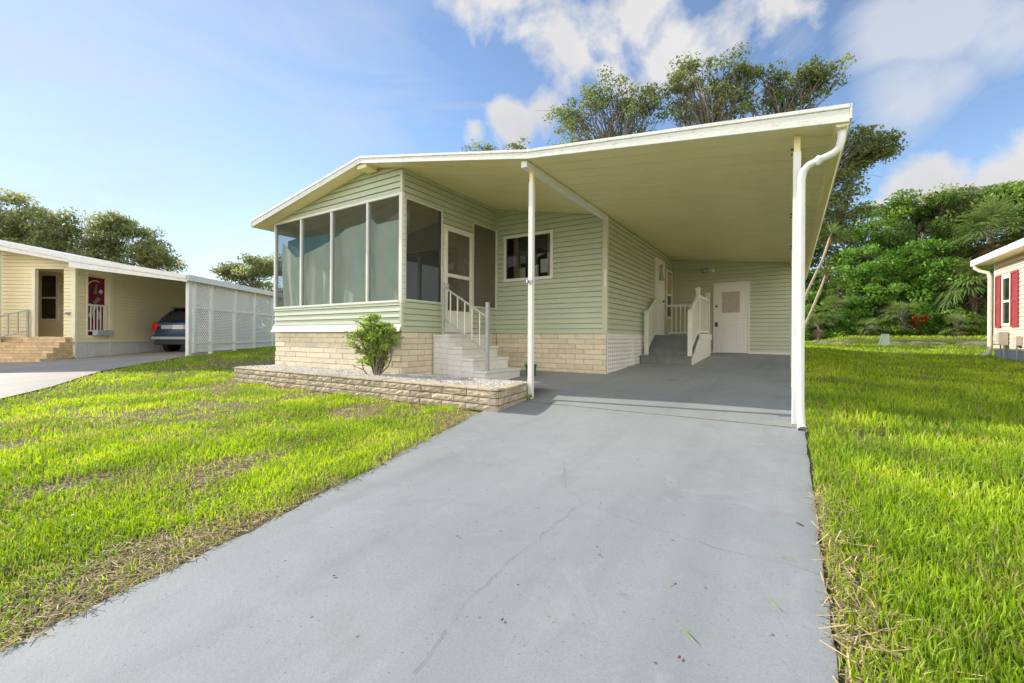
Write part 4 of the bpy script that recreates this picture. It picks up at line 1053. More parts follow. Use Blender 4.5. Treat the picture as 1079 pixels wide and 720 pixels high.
# ================================================================== YELLOW HOUSE (left neighbour)
yh = thing('yellow_house', 'pale yellow neighbouring mobile home with recessed porch and white roof', 'house', tuple(NF((-4.5,2,0))[:2])+(-.6,))
def ymb(): return MB(NF)
AW = -3.4; FB = .2     # side wall and front wall
mb = ymb(); fl_z = -.05
def ytop(a): return float(np.interp(a, [-9,-7,-3.1,.12], [2.9,2.75,1.93,1.43]))
kr = (2.06-2.84)/3.9
siding(mb, (-9,FB), (AW,FB), (0,-1), -.2, 3.2, ((2.85-2*kr, kr),), [(9-4.56, 9-3.72, fl_z, 1.95)], .105, .012)
siding(mb, (AW,FB), (AW,9), (1,0), -.2, 2.3, ((2.12,0),), [(.36, 1.12, -.0, 1.92)], .105, .012)
mb.build('wall', M['yellow_siding'], yh)
mb = ymb(); siding(mb, (-6.2,1.55), (-3.45,1.55), (0,-1), fl_z, 2.3, (), [(6.2-5.78, 6.2-5.2, .47, 1.98)], .105, .012); siding(mb, (-6.2,FB), (-6.2,1.55), (1,0), fl_z, 2.3, (), (), .105, .012); mb.build('porch_wall', M['yellow_siding'], yh)
mb = ymb(); mb.box(-6.2,-3.45,FB+.02,1.55,2.0,2.06); mb.box(-6.2,-3.42,FB+.01,1.55,-.16,fl_z); mb.build('porch_ceiling', M['yellow_trim'], yh)
mb = ymb(); mb.box(-4.62,-4.53,FB-.02,FB+.08,fl_z,1.99); mb.box(-4.53,-3.72,FB-.02,FB+.04,1.94,1.99); mb.box(AW-.1,AW+.016,FB-.016,FB+.06,-.2,2.09); mb.box(AW-.05,AW+.02,FB+.34,FB+.38,-.0,1.93); mb.box(AW-.05,AW+.02,FB+1.10,FB+1.22,-.2,1.93); mb.box(AW-.05,AW+.018,FB+.38,FB+1.10,1.85,1.93); mb.build('corner_trim', M['yellow_trim'], yh)
mb = ymb()
frame_y(mb, 1.55, -5.78, -5.2, .47, 1.98, .06, .04); mb.box(-5.72,-5.26,1.52,1.54,1.18,1.23); wn = mb.build('window', M['white_vinyl'], yh)
mb = ymb(); mb.face([(-5.72,1.53,.53),(-5.26,1.53,.53),(-5.26,1.53,1.92),(-5.72,1.53,1.92)]); mb.build('pane', M['glass_dark'], wn)
mb = ymb()
a = AW
y = FB+.02
while y < 9:
    mb.box(AW-.02,AW+.004,y,y+.06,-.85,-.2); mb.box(AW-.02,AW-.006,y+.06,y+.085,-.85,-.2); y += .085
mb.box(AW-.02,AW+.03,FB,9,-.23,-.19); mb.box(AW-.02,AW+.03,FB+1.12,FB+1.2,-.85,-.2); mb.build('skirt', M['skirt_panel'], yh)
# roof: slab over house and carport
mb = ymb()
rp = [(-9,3.32),(-7,3.06),(-3.1,2.26),(.16,1.74)]; rb = [(.16,1.60),(-3.1,2.06),(-7,2.84),(-9,3.08)]
mb.prism([(p[0],p[1]-.01) for p in rp]+rb, 1, -.28, 9); mb.build('roof', M['white_fascia'], yh)
mb = ymb()
for (a0,z0),(a1,z1) in zip(rp, rp[1:]):
    mb.prism([(a0,z0-.16),(a1,z1-.12),(a1,z1),(a0,z0)], 1, -.34, -.285); mb.prism([(a0,z0-.34),(a1,z1-.20),(a1,z1-.125),(a0,z0-.165)], 1, -.31, -.287)
mb.build('fascia', M['white_fascia'], yh)
mb = ymb(); mb.box(.165,.20,-.3,9,1.58,1.75); mb.build('eave_fascia', M['white_fascia'], yh)
mb = ymb(); mb.box(-5.5,-5.16,-.25,-.1,-.9,2.42); mb.build('porch_column', M['white_wood'], yh)
mb = ymb(); mb.box(-3.62,-3.52,FB-.06,FB-.02,.60,.68); mb.tube([(-3.57,FB-.06,.64),(-3.57,FB-.12,.62)], .03, 8); mb.build('porch_lamp', M['grey_rail'], yh)
# railing in the side opening
mb = ymb(); rx = AW-.02
mb.box(rx-.02,rx+.02,FB+.36,FB+1.12,.90,.95); rl = mb.build('railing', M['white_wood'], yh)
mb = ymb(); mb.box(rx-.02,rx+.02,FB+.36,FB+1.12,.12,.16); mb.build('bottom_rail', M['white_wood'], rl)
for k in range(7):
    mb = ymb(); y = FB+.40+k*.108; mb.box(rx-.012,rx+.012,y-.012,y+.012,.16,.90); mb.build('baluster', M['white_wood'], rl)
# maroon banner with pale print, hanging in the opening
bn = thing('banner', 'maroon cloth banner with pale curved print hanging in yellow porch opening', 'banner', tuple(NF((-3.55,.95,0))[:2])+(.9,))
mb = ymb(); bx = AW-.15; b0, b1 = FB+.37, FB+1.11
mb.box(bx-.008,bx,b0,b1,.0,1.80); mb.build('cloth', M['banner_red'], bn)
mb = ymb(); pts = []
for t in np.linspace(3.05, 1.2, 22): pts.append((bx+.004, b0+.42+.36*math.cos(t), 1.15+.55*math.sin(t)))
for p, q in zip(pts, pts[1:]): mb.bar(p, q, .035, .006, (1,0,0))
def patch(poly, x=bx+.003): 
    mb.prism([(p[0],p[1]) for p in poly], 0, x, x+.004)
patch([(b0+.18,.60),(b0+.30,.80),(b0+.22,1.0),(b0+.36,.92),(b0+.50,.98),(b0+.44,.84),(b0+.36,.70),(b0+.30,.50)]); patch([(b0+.46,.55),(b0+.52,.78),(b0+.64,.62),(b0+.58,.48)]); patch([(b0+.52,1.36),(b0+.60,1.46),(b0+.68,1.38),(b0+.62,1.30)])
mb.build('pale_print', M['banner_white'], bn)
mb = ymb(); patch([(b0+.34,1.02),(b0+.52,1.22),(b0+.60,1.12),(b0+.42,.96)]); patch([(b0+.36,1.30),(b0+.44,1.62),(b0+.50,1.58),(b0+.46,1.28)]); mb.build('grey_print', M['banner_grey'], bn)
fb_ = thing('flower_box', 'white rectangular flower box on the yellow porch edge below the railing', 'planter box', tuple(NF((-3.3,.95,0))[:2])+(0,))
mb = ymb(); mb.prism([(AW+.02,.0),(AW+.16,.0),(AW+.19,.17),(AW+.02,.17)], 1, FB+.52, FB+1.10); mb.build('trough', M['blue_grey'], fb_, bevel=.004)
# brick steps of the yellow house, with rail
ys = thing('brick_steps', 'tan brick steps leading to the yellow house porch', 'steps', tuple(NF((-4.6,-.2,0))[:2])+(-.7,))
for i in range(5):
    mb = ymb(); bk = ymb(); zt_ = -.06-.15*i; a1 = -3.46; f0 = FB-.05-.17*(i+1)
    blocks(mb, bk, (-6.6,f0), (a1,f0), (0,-1), -1.0 if i == 4 else zt_-.16, zt_, .075, .30, .004, .05, .006)
    blocks(mb, bk, (a1,f0), (a1,FB), (1,0), -1.0, zt_, .075, .30, .004, .05, .006); mb.tint = .6
    mb.box(-6.6,a1-.01,f0+.02,FB,zt_-.03,zt_-.004)
    st = mb.build('step', M['step_brick'], ys); bk.build('joint', M['mortar'], st)
mb = ymb(); mb.bar((-4.66,.12,.72),(-5.52,-.6,.30),.04); h_ = mb.build('handrail', M['grey_rail'], ys)
for a_, b_, w_, n_ in (((-4.66,.12,-.1),(-4.66,.12,.74),.04,'rail_post'),((-5.52,-.6,-.75),(-5.52,-.6,.33),.06,'rail_post'),((-4.66,.12,.12),(-5.52,-.6,-.28),.03,'bottom_rail')):
    mb = ymb(); mb.bar(a_, b_, w_); mb.build(n_, M['grey_rail'], h_)
for k in range(1,6):
    t = k/6; mb = ymb(); p = Vector((-4.66,.12,.12)).lerp(Vector((-5.52,-.6,-.28)), t); q = Vector((-4.66,.12,.72)).lerp(Vector((-5.52,-.6,.30)), t); mb.bar(p, q, .02); mb.build('baluster', M['grey_rail'], h_)
# lattice screen along the carport
ls = thing('lattice_screen', 'long white lattice screen enclosing the yellow house carport', 'screen', tuple(NF((0,4,0))[:2])+(-.5,))
pb = [0,.21,.97,2.18,3.35,4.62,5.9,7.2,8.5]
for k, b in enumerate(pb):
    mb = ymb(); w = .045 if k else .06; p = NF((0,b,0)); zb = float(g(p[0],p[1])); 
    mb.box(-.045,.045,b-w,b+w,(zb if k != 1 else -.5),1.59); mb.build('post', M['white_metal'] if k == 0 else M['lattice_white'], ls, bevel=.004)
for b0, b1 in zip(pb, pb[1:]):
    z0, z1 = -.45+.02*b0, 1.58; ya, yb_ = b0+.045, b1-.045; mb = ymb(); H = z1-z0; W = yb_-ya; st_ = .100
    for sgn in (1,-1):
        c = -H
        while c < W:
            # strip along y = c + t (sgn 1) or mirrored
            t0 = max(0,-c); t1 = min(H, W-c)
            if t1-t0 > .03:
                def yv(t): return (ya+c+t) if sgn > 0 else (yb_-c-t)
                xo = .006 if sgn > 0 else -.006
                mb.bar((xo,yv(t0),z0+t0),(xo,yv(t1),z0+t1),.010,.030,(0,0,1))
            c += st_
    mb.build('lattice_panel', M['lattice_white'], ls)
    if b1 > .3:
        for zz in (z0, -.2, .84):
            mb = ymb(); mb.box(.012,.04,ya,yb_,zz-.03,zz+.03); mb.build('rail', M['lattice_white'], ls)
# parked car, seen from behind
car = thing('parked_car', 'blue grey car parked tail out under the yellow house carport', 'car', tuple(NF((-1.65,3.6,0))[:2])+(-.55,))
CA, CB, CZ = -1.68, 1.95, -.60
def CF(p): return NF((CA+p[0], CB+p[1], CZ+p[2]*1.07))
def cmb(): return MB(CF)
st_ = [ # (l, [(halfwidth, z)...] from sill to roof)
 (0.00,[(.55,.42),(.72,.46),(.80,.62),(.80,.74),(.74,.84),(.70,.90),(.66,.96),(.0,.97)]),
 (0.07,[(.62,.34),(.84,.42),(.88,.62),(.87,.78),(.84,.92),(.81,.98),(.78,1.02),(.0,1.03)]),
 (0.30,[(.70,.28),(.90,.38),(.92,.62),(.92,.80),(.90,.95),(.84,1.05),(.76,1.20),(.0,1.22)]),
 (0.62,[(.74,.24),(.92,.36),(.93,.62),(.93,.82),(.92,.97),(.83,1.15),(.64,1.42),(.0,1.46)]),
 (1.10,[(.74,.24),(.92,.36),(.93,.62),(.93,.82),(.92,.98),(.83,1.16),(.63,1.46),(.0,1.50)]),
 (2.20,[(.74,.24),(.92,.36),(.93,.62),(.93,.82),(.92,.98),(.83,1.16),(.63,1.46),(.0,1.50)]),
 (2.85,[(.74,.24),(.92,.36),(.93,.62),(.93,.82),(.92,.96),(.84,1.08),(.68,1.24),(.0,1.28)]),
 (3.25,[(.74,.24),(.92,.36),(.93,.62),(.92,.80),(.90,.92),(.82,.97),(.70,1.0),(.0,1.02)]),
 (4.10,[(.70,.24),(.88,.36),(.90,.60),(.86,.74),(.80,.82),(.70,.86),(.55,.88),(.0,.90)]),
 (4.40,[(.50,.30),(.70,.40),(.74,.55),(.70,.64),(.62,.70),(.52,.74),(.40,.76),(.0,.77)])]
mb = cmb(); rows = []
for l, ring in st_:
    full = [(-w, z) for w, z in ring]+[(w, z) for w, z in ring[-2::-1]]
    rows.append([mb._p((w, l, z)) for w, z in full])
for a, b in zip(rows, rows[1:]):
    for j in range(len(a)-1): mb.f.append([a[j],a[j+1],b[j+1],b[j]]); mb.t.append(.5)
    mb.f.append([a[-1],a[0],b[0],b[-1]]); mb.t.append(.5)
mb.f.append(rows[0][::-1]); mb.t.append(.5); mb.f.append(rows[-1]); mb.t.append(.5)
mb.build('body', M['car_paint'], car, smooth=True, sub=2)
mb = cmb()
rw = [(-.70,.10,1.03),(.70,.10,1.03),(.57,.58,1.42),(-.57,.58,1.42)]
nx = 8
def lerp3(p, q, t): return tuple(p[i]+(q[i]-p[i])*t for i in range(3))
for i in range(nx):
    for j in range(4):
        def Pq(u, v):
            p = lerp3(lerp3(rw[0], rw[1], u), lerp3(rw[3], rw[2], u), v); bul = .06*(1-(2*u-1)**2)+.05*math.sin(math.pi*v)
            return (p[0], p[1]-.03-bul*.9, p[2]+.015)
        mb.face([Pq(i/nx,j/4),Pq((i+1)/nx,j/4),Pq((i+1)/nx,(j+1)/4),Pq(i/nx,(j+1)/4)])
mb.build('rear_window', M['car_glass'], car, smooth=True)
mb = cmb(); mb.box(-.58,.58,.40,.66,1.44,1.475); mb.build('roof_spoiler', M['car_plastic'], car, bevel=.012)
for s in (-1, 1):
    mb = cmb(); mb.prism([(s*.60,.94),(s*.86,.99),(s*.90,.90),(s*.89,.70),(s*.74,.70),(s*.72,.82),(s*.58,.86)], 1, -.015, .20); mb.build('tail_light', M['car_light'], car, bevel=.015)
    mb = cmb()
    mb.prism([(.62,1.02),(2.9,1.04),(2.5,1.36),(1.1,1.42),(.75,1.38)], 0, s*.81-.02, s*.81+.02)
    v = mb.v
    mb.build('side_window', M['car_glass'], car)
    mb = cmb(); mb.box(s*.93-.01,s*.93+.01,-.0+.12,.6,.44,.58); mb.build('reflector', M['car_light'], car)
    for l in (.80, 3.45):
        mb = cmb(); mb.tube([(s*.72,l,.33),(s*.74,l,.33),(s*.91,l,.33),(s*.93,l,.33)], [.30,.335,.335,.30], 28)
        w = mb.build('wheel', M['rubber'], car, smooth=False)
        mb = cmb(); mb.tube([(s*.90,l,.33),(s*.936,l,.33)], [.20,.19], 20); mb.build('rim', M['rim'], w)
mb = cmb(); mb.box(-.86,.86,-.10,.20,.44,.54); mb.build('bumper', M['car_trim'], car, bevel=.03)
mb = cmb(); mb.box(-.78,.78,-.06,.25,.28,.44); mb.build('bumper_base', M['car_plastic'], car, bevel=.03)
mb = cmb(); mb.box(-.56,.56,-.045,.02,.77,.90); mb.build('tailgate_band', M['car_trim'], car, bevel=.01)
mb = cmb(); mb.box(-.18,.18,-.06,-.046,.77,.90); mb.build('number_plate', M['car_plate'], car, bevel=.003)

# ================================================================== PINK HOUSE (right neighbour)
ph = thing('pink_house', 'pale pink neighbouring house with red shutters at the right edge', 'house', (6.5, 14, -.5))
PX, PYE = 4.9, 17.75
mb = MB(); siding(mb, (PX,7.5), (PX,PYE), (-1,0), -.26, 2.3, (), [(16.62-7.5,17.20-7.5,.40,1.74)], .11, .014)
siding(mb, (PX,PYE), (10,PYE), (0,1), -.26, 3.0, ((2.25,.2),), (), .11, .014); siding(mb, (PX,7.5), (10,7.5), (0,-1), -.26, 3.0, ((2.25,.2),), (), .11, .014); mb.build('wall', M['pink_siding'], ph)
mb = MB(); mb.box(PX,10,7.5,PYE,-1.0,-.26); mb.build('skirt', M['blue_grey'], ph)
mb = MB(); mb.box(PX-.016,PX+.05,PYE-.07,PYE+.016,-.26,2.2); mb.build('corner_trim', M['cream_trim'], ph, bevel=.003)
mb = MB(); mb.prism([(PX-.36,2.22),(10,3.30),(10,3.40),(PX-.36,2.335)], 1, 7.1, 18.12); mb.build('roof', M['roof_top'], ph)
mb = MB(); mb.box(PX-.40,PX-.365,7.08,18.14,2.185,2.36); mb.build('gutter_fascia', M['white_fascia'], ph, bevel=.006)
mb = MB(); mb.box(PX-.36,PX+.01,7.1,18.1,2.195,2.215); mb.build('soffit', M['ceiling'], ph)
mb = MB(); frame_x(mb, PX+.02, 16.62, 17.20, .40, 1.74, .07, .05, -1); mb.box(PX-.025,PX+.01,16.69,17.13,1.03,1.09); wn = mb.build('window', M['cream_trim'], ph, bevel=.003)
mb = MB(); mb.face([(PX-.004,16.69,.47),(PX-.004,17.13,.47),(PX-.004,17.13,1.67),(PX-.004,16.69,1.67)]); mb.build('pane', M['glass_dark'], wn)
for a, b in ((16.16,16.58),(17.24,17.60)):
    mb = MB(); frame_x(mb, PX-.016, a, b, .36, 1.80, .05, .03, -1); mb.box(PX-.04,PX-.016,a+.05,b-.05,1.02,1.10)
    z = .42
    while z < 1.74:
        mb.prism([(PX-.02,z),(PX-.036,z),(PX-.024,z+.04),(PX-.018,z+.04)], 1, a+.05, b-.05); z += .045
    mb.build('shutter', M['red_shutter'], ph)
mb = MB(); mb.tube([(PX-.34,17.98,2.2),(PX-.34,17.98,2.12),(PX-.24,17.95,2.02),(PX-.10,17.88,1.96),(PX-.07,17.84,1.84),(PX-.07,17.84,-.1),(PX-.08,17.84,-.36),(PX-.22,17.84,-.43)], .05, 10); mb.build('downspout', M['cream_trim'], ph, smooth=True)
mt = thing('meter_box', 'grey electric meter box on two thin legs beside the pink house', 'meter box', (PX-.12, 16.6, -.4))
mb = MB(); mb.box(PX-.22,PX-.03,16.72,17.05,-.12,.24); mb.build('cabinet', M['meter'], mt, bevel=.01)
mb = MB(); mb.box(PX-.235,PX-.222,16.77,17.0,-.02,.18); mb.build('cover', M['meter'], mt, bevel=.004)
for y in (16.76, 16.98):
    mb = MB(); mb.tube([(PX-.10,y,-.52),(PX-.10,y,-.12)], .016, 8); mb.build('leg', M['grey_rail'], mt)
m2 = thing('meter_box', 'second smaller grey utility box under the red shutter at the photo edge', 'meter box', (PX-.06, 16.0, 0))
mb = MB(); mb.box(PX-.13,PX-.02,15.95,16.2,-.12,.12); mb.build('cabinet', M['meter'], m2, bevel=.01)
mb = MB(); mb.tube([(PX-.07,16.08,-.5),(PX-.07,16.08,-.12)], .018, 8); mb.build('conduit', M['grey_rail'], m2)
# pale utility pedestal, bank stones
pd = thing('utility_pedestal', 'pale green tapered utility pedestal standing on the back lawn', 'pedestal', (3.4, 24.2, float(g(3.4,24.2))))
zb = float(g(3.4,24.2))
mb = MB(); mb.T = None
def taper(mb, x, y, z0, z1, a0, a1):
    P = [(x-a0,y-a0,z0),(x+a0,y-a0,z0),(x+a0,y+a0,z0),(x-a0,y+a0,z0),(x-a1+.05,y-a1,z1),(x+a1+.05,y-a1,z1),(x+a1+.05,y+a1,z1),(x-a1+.05,y+a1,z1)]
    i = [mb._p(p) for p in P]
    for q in ((0,3,2,1),(4,5,6,7),(0,1,5,4),(1,2,6,5),(2,3,7,6),(3,0,4,7)): mb.f.append([i[k] for k in q]); mb.t.append(.5)
taper(mb, 3.4, 24.2, zb-.02, zb+.46, .17, .115); mb.build('housing', M['pedestal'], pd, bevel=.03)
mb = MB(); mb.box(3.33,3.57,24.08,24.32,zb+.455,zb+.50); mb.build('lid', M['pedestal'], pd, bevel=.02)
rk = np.random.default_rng(9)
for k in range(26):
    x = rk.uniform(.8, 8.6); y = 25.55+rk.normal()*.22; r = rk.uniform(.10,.30)
    if abs(x-3.4) < .4: continue
    bm = bmesh.new(); bmesh.ops.create_icosphere(bm, subdivisions=3, radius=1)
    o_ = rk.uniform(0,50); sx_, sy_, sz_ = rk.uniform(1.0,2.2), rk.uniform(.7,1.1), rk.uniform(.35,.6)
    for v in bm.verts:
        p = v.co; d = .75+.5*float(fbm(np.array([p.x*1.7+o_+p.z]), np.array([p.y*1.7-p.z*1.3+o_]), 1.3, 2)[0]); v.co = Vector((p.x*r*sx_*d, p.y*r*sy_*d, p.z*r*sz_*d))
    me = bpy.data.meshes.new('bank_stone'); bm.to_mesh(me); bm.free(); me.materials.append(M['rock'])
    o = bpy.data.objects.new('bank_stone', me); COL.objects.link(o); o.location = (x, y, float(g(x,y))+E+.02); o.rotation_euler = (0,0,rk.uniform(-.4,.4))
    tag(o, 'weathered grey brown stone lying in the row along the foot of the woodland bank', 'stone', 'stones along the woodland bank')

# ================================================================== GRASS
def grass(name, n_, sampler, hfun, dens_ok, seed, lw=.0045, dry=.0, leank=.42, dk=1.0):
    rng = np.random.default_rng(seed)
    X, Y, d = sampler(rng, n_)
    k = dens_ok(X, Y, rng); X, Y, d = X[k], Y[k], d[k]; n_ = len(X)
    H = hfun(X, Y, d, rng); W = lw*(1+d/4.5)*rng.uniform(.6,1.4,n_)
    az = rng.uniform(0,6.283,n_); lean = np.abs(rng.normal(0,leank,n_))
    laz = rng.uniform(0,6.283,n_)
    Z = g(X,Y)-.012+E
    lx, ly = np.cos(laz)*lean*H, np.sin(laz)*lean*H; wx, wy = np.cos(az)*W*.5, np.sin(az)*W*.5
    hm = H*.55; ht = H*np.sqrt(np.clip(1-lean**2*.45,.25,1))
    V = np.empty((n_,5,3))
    V[:,0] = np.stack([X-wx,Y-wy,Z],-1); V[:,1] = np.stack([X+wx,Y+wy,Z],-1)
    V[:,2] = np.stack([X+wx*.85+lx*.35,Y+wy*.85+ly*.35,Z+hm],-1); V[:,3] = np.stack([X-wx*.85+lx*.35,Y-wy*.85+ly*.35,Z+hm],-1)
    V[:,4] = np.stack([X+lx,Y+ly,Z+ht],-1)
    b = (np.arange(n_)*5)[:,None]
    Q = b+np.array([[0,1,2,3]]); T = b+np.array([[3,2,4]])
    patch_ = fbm(X,Y,1.6,8); t = np.clip(.20+1.0*(patch_-.25)+rng.normal(0,.14,n_), .18, 1)
    dr = rng.random(n_) < (dry+dk*.35*np.clip(.46-fbm(X,Y,2.3,15),0,1)*3.0); t = np.where(dr, rng.uniform(0,.12,n_), t)
    o = npmesh(name, V.reshape(-1,3), Q, np.concatenate([t,t]), M['grass'], None, T)
    return structure(o, 'stuff')
PLP = [(-9.5,4.33),(-2.95,4.3),(-3.0,5.3),(-5.6,6.0),(-5.6,18),(-9.9,18),(-9.85,5.3)]
def bare(X, Y):       # 0 lush .. 1 bare
    edge = np.exp(-((X-np.interp(Y,[-8,.3,1.2,2.3,4.12,5.2],[-3.2,-2.31,-2.5,-2.70,-3.15,-3.3]))/.20)**2)
    pe = np.exp(-((Y-4.2)/.48)**2)*((X < -2.9) & (X > -9.8))
    wide = np.exp(-((X-np.interp(Y,[-8,.3,1.2,2.3,4.12,5.2],[-3.2,-2.31,-2.5,-2.70,-3.15,-3.3]))/.62)**2)
    return np.clip(.9*edge*np.clip(fbm(X,Y,1.9,31)*2.4-.25,0,1)+.8*wide*np.clip(fbm(X,Y,1.7,35)*3-1.45,0,1)+1.0*pe*np.clip(fbm(X,Y,1.3,33)*3-.8,0,1)+np.clip(fbm(X,Y,1.1,12)-.47,0,1)*3.6+np.clip(fbm(X,Y,4.5,14)-.60,0,1)*2.5, 0, 1)
def s_left(rng, n_):
    # polar around the eye, log-ish in distance
    a = rng.uniform(rad(88), rad(205), n_); u = rng.random(n_); d = 1.6*(22/1.6)**u
    return d*np.cos(a), d*np.sin(a), d
def ok_left(X, Y, rng):
    k = (X < np.interp(Y,[-8,.3,1.2,2.3,4.12,5.2],[-3.2,-2.31,-2.5,-2.70,-3.15,-3.3])-.01+rng.normal(0,.018,len(X))) & ~inpoly(X,Y,PLP) & ~inpoly(X,Y,ND_POLY) & (Y > -4)
    k &= ~((X > -3.35) & (Y > 4.2)) & ~((X > -9.9) & (Y > 5.2))
    return k & (rng.random(len(X)) > .93*bare(X,Y))
def h_left(X, Y, d, rng):
    return (.026+.046*fbm(X,Y,2.1,19)**1.5)*rng.uniform(.45,1.5,len(X))*(1+d*.015)
grass('lawn_grass', 700000, s_left, h_left, ok_left, 201, .0036, .05, .7)
def s_right(rng, n_):
    a = rng.uniform(rad(-35), rad(91), n_); u = rng.random(n_); d = .75*(34/.75)**(u**.9)
    return d*np.cos(a), d*np.sin(a), d
def ok_right(X, Y, rng):
    k = (X > .135+np.where(Y < 5.1, np.abs(rng.normal(0,.03,len(X))), 0)) & ~((X > 4.85) & (X < 10.1) & (Y > 7.4) & (Y < 17.8)) & (Y < 30)
    k &= ~((X < .16) & (Y > 17.7)) | (Y > 17.7)
    worn = np.exp(-((X-.22)/.15)**2)*(Y < 2.6)*.7+np.exp(-((X-.5)/.4)**2-((Y-5.0)/.5)**2)*.8+np.exp(-((Y-25.6)/.45)**2)*.75
    return k & (rng.random(len(X)) > np.clip(worn+.5*np.clip(fbm(X,Y,1.3,44)-.62,0,1)*4,0,.97))
def h_right(X, Y, d, rng):
    return (.030+.065*fbm(X,Y,1.0,23))*rng.uniform(.5,1.5,len(X))*np.clip(1.1-.25*np.exp(-((X-.15)/.12)**2),.4,1.1)
grass('lawn_grass', 560000, s_right, h_right, ok_right, 202, .0042, .02, .6, .5)
# small round weeds creeping through the thin lawn
rng = np.random.default_rng(303); X, Y, d = s_left(rng, 60000)
k = ok_left(X, Y, rng) & (fbm(X,Y,1.7,61) > .52); X, Y, d = X[k], Y[k], d[k]
V, Q = leaf_quads(np.stack([X, Y, g(X,Y)+E+rng.uniform(0,.03,len(X))], -1), rng.uniform(.010,.022,len(X))*(1+d*.05), rng, aspect=.8)
structure(npmesh('lawn_weeds', V, Q, np.clip(rng.normal(.42,.12,len(X)),.2,1), M['shrub_leaf']), 'stuff')
# dead straw trimmings lying along the right edge of the driveway
rng = np.random.default_rng(77); n_ = 1500
X = .16+np.abs(rng.normal(0,.11,n_)); Y = rng.uniform(.9,3.4,n_)**1.0; Z = g(X,Y)+E+rng.uniform(-.008,.03,n_)
X -= rng.random(n_)*.05
az = rng.uniform(0,6.28,n_); L = rng.uniform(.03,.12,n_); dx, dy = np.cos(az)*L*.5, np.sin(az)*L*.5; wx, wy = -np.sin(az)*.0022, np.cos(az)*.0022; dz = rng.normal(0,.012,n_)
V = np.stack([np.stack([X-dx-wx,Y-dy-wy,Z-dz],-1),np.stack([X+dx-wx,Y+dy-wy,Z+dz],-1),np.stack([X+dx+wx,Y+dy+wy,Z+dz+.001],-1),np.stack([X-dx+wx,Y-dy+wy,Z-dz+.001],-1)],1).reshape(-1,3)
structure(npmesh('straw_litter', V, np.arange(n_*4).reshape(-1,4), rng.random(n_), M['straw']), 'stuff')
# dead thatch lying over the thin parts of the left lawn
rng = np.random.default_rng(78); X, Y, d = s_left(rng, 260000)
k = ((X < np.interp(Y,[-8,.3,1.2,2.3,4.12,5.2],[-3.2,-2.31,-2.5,-2.70,-3.15,-3.3])+.03*rng.normal(size=len(X))) & ~inpoly(X,Y,PLP) & ~inpoly(X,Y,ND_POLY) & (Y > -4) & ~((X > -3.35) & (Y > 4.2)) & ~((X > -9.9) & (Y > 5.2)))
k &= rng.random(len(X)) < .12+.7*bare(X,Y); X, Y, d = X[k], Y[k], d[k]; n_ = len(X)
Z = np.maximum(g(X,Y)-.004, np.where(X > -3.4, slab(Y)+.003, -9))+E+rng.uniform(-.006,.012,n_)
az = rng.uniform(0,6.28,n_); L = rng.uniform(.015,.06,n_)*(1+d*.06); W = .0010*(1+d/4); dx, dy = np.cos(az)*L*.5, np.sin(az)*L*.5; wx, wy = -np.sin(az)*W, np.cos(az)*W; dz = rng.normal(0,.006,n_)
V = np.stack([np.stack([X-dx-wx,Y-dy-wy,Z-dz],-1),np.stack([X+dx-wx,Y+dy-wy,Z+dz],-1),np.stack([X+dx+wx,Y+dy+wy,Z+dz+.001],-1),np.stack([X-dx+wx,Y-dy+wy,Z-dz+.001],-1)],1).reshape(-1,3)
structure(npmesh('lawn_thatch', V, np.arange(n_*4).reshape(-1,4), rng.random(n_), M['straw']), 'stuff')
# fallen leaves and clippings on the concrete
rng = np.random.default_rng(5)
def leaf(x, y, s, mat, label, name='fallen_leaf', group=None, thin=.5):
    a = rng.uniform(0,6.28); z = slab(y)+.006; mb = MB(); P = []
    c, s_ = math.cos(a), math.sin(a)
    prof = [(-1,0,0),(-.4,thin,.25),(.3,thin*.8,.3),(1,0,.15),(.3,-thin*.8,.2),(-.4,-thin,.3)]
    ctr = (x, y, z+.004)
    pts = [(x+(p*c-q*s_)*s, y+(p*s_+q*c)*s, z+h_*s*.5) for p, q, h_ in prof]
    for p, q in zip(pts, pts[1:]+pts[:1]): mb.face([ctr, p, q])
    return tag(mb.build(name, mat), label, 'leaf' if name == 'fallen_leaf' else 'clipping', group)
leaf(.045, 2.77, .020, M['litter'], 'reddish brown fallen leaf near the right edge of the driveway')
leaf(-2.72, 2.34, .028, M['red_leaf'], 'bright red fallen leaf at the left edge of driveway by the lawn')
for x, y in ((-1.45,1.75),(-1.9,2.2),(-.75,1.95),(-1.25,2.25),(-.3,1.5),(-1.0,3.4),(-2.2,3.3),(-.5,3.6),(-1.7,1.2),(-.9,1.35)):
    leaf(x, y, rng.uniform(.007,.012), M['litter'], 'tiny dark brown leaf scrap lying on the open grey driveway', 'fallen_leaf', 'leaf scraps on the driveway')
for x, y, l in ((-.30,1.62,.05),(-.12,1.28,.04),(-.42,1.9,.035),(-.05,1.95,.04),(-.75,1.45,.03),(-.18,1.05,.045),(-1.5,4.2,.03),(.0,2.35,.04)):
    leaf(x, y, l, M['grass'], 'loose green grass clipping lying on the grey driveway', 'grass_clipping', 'grass clippings on the driveway', .035)

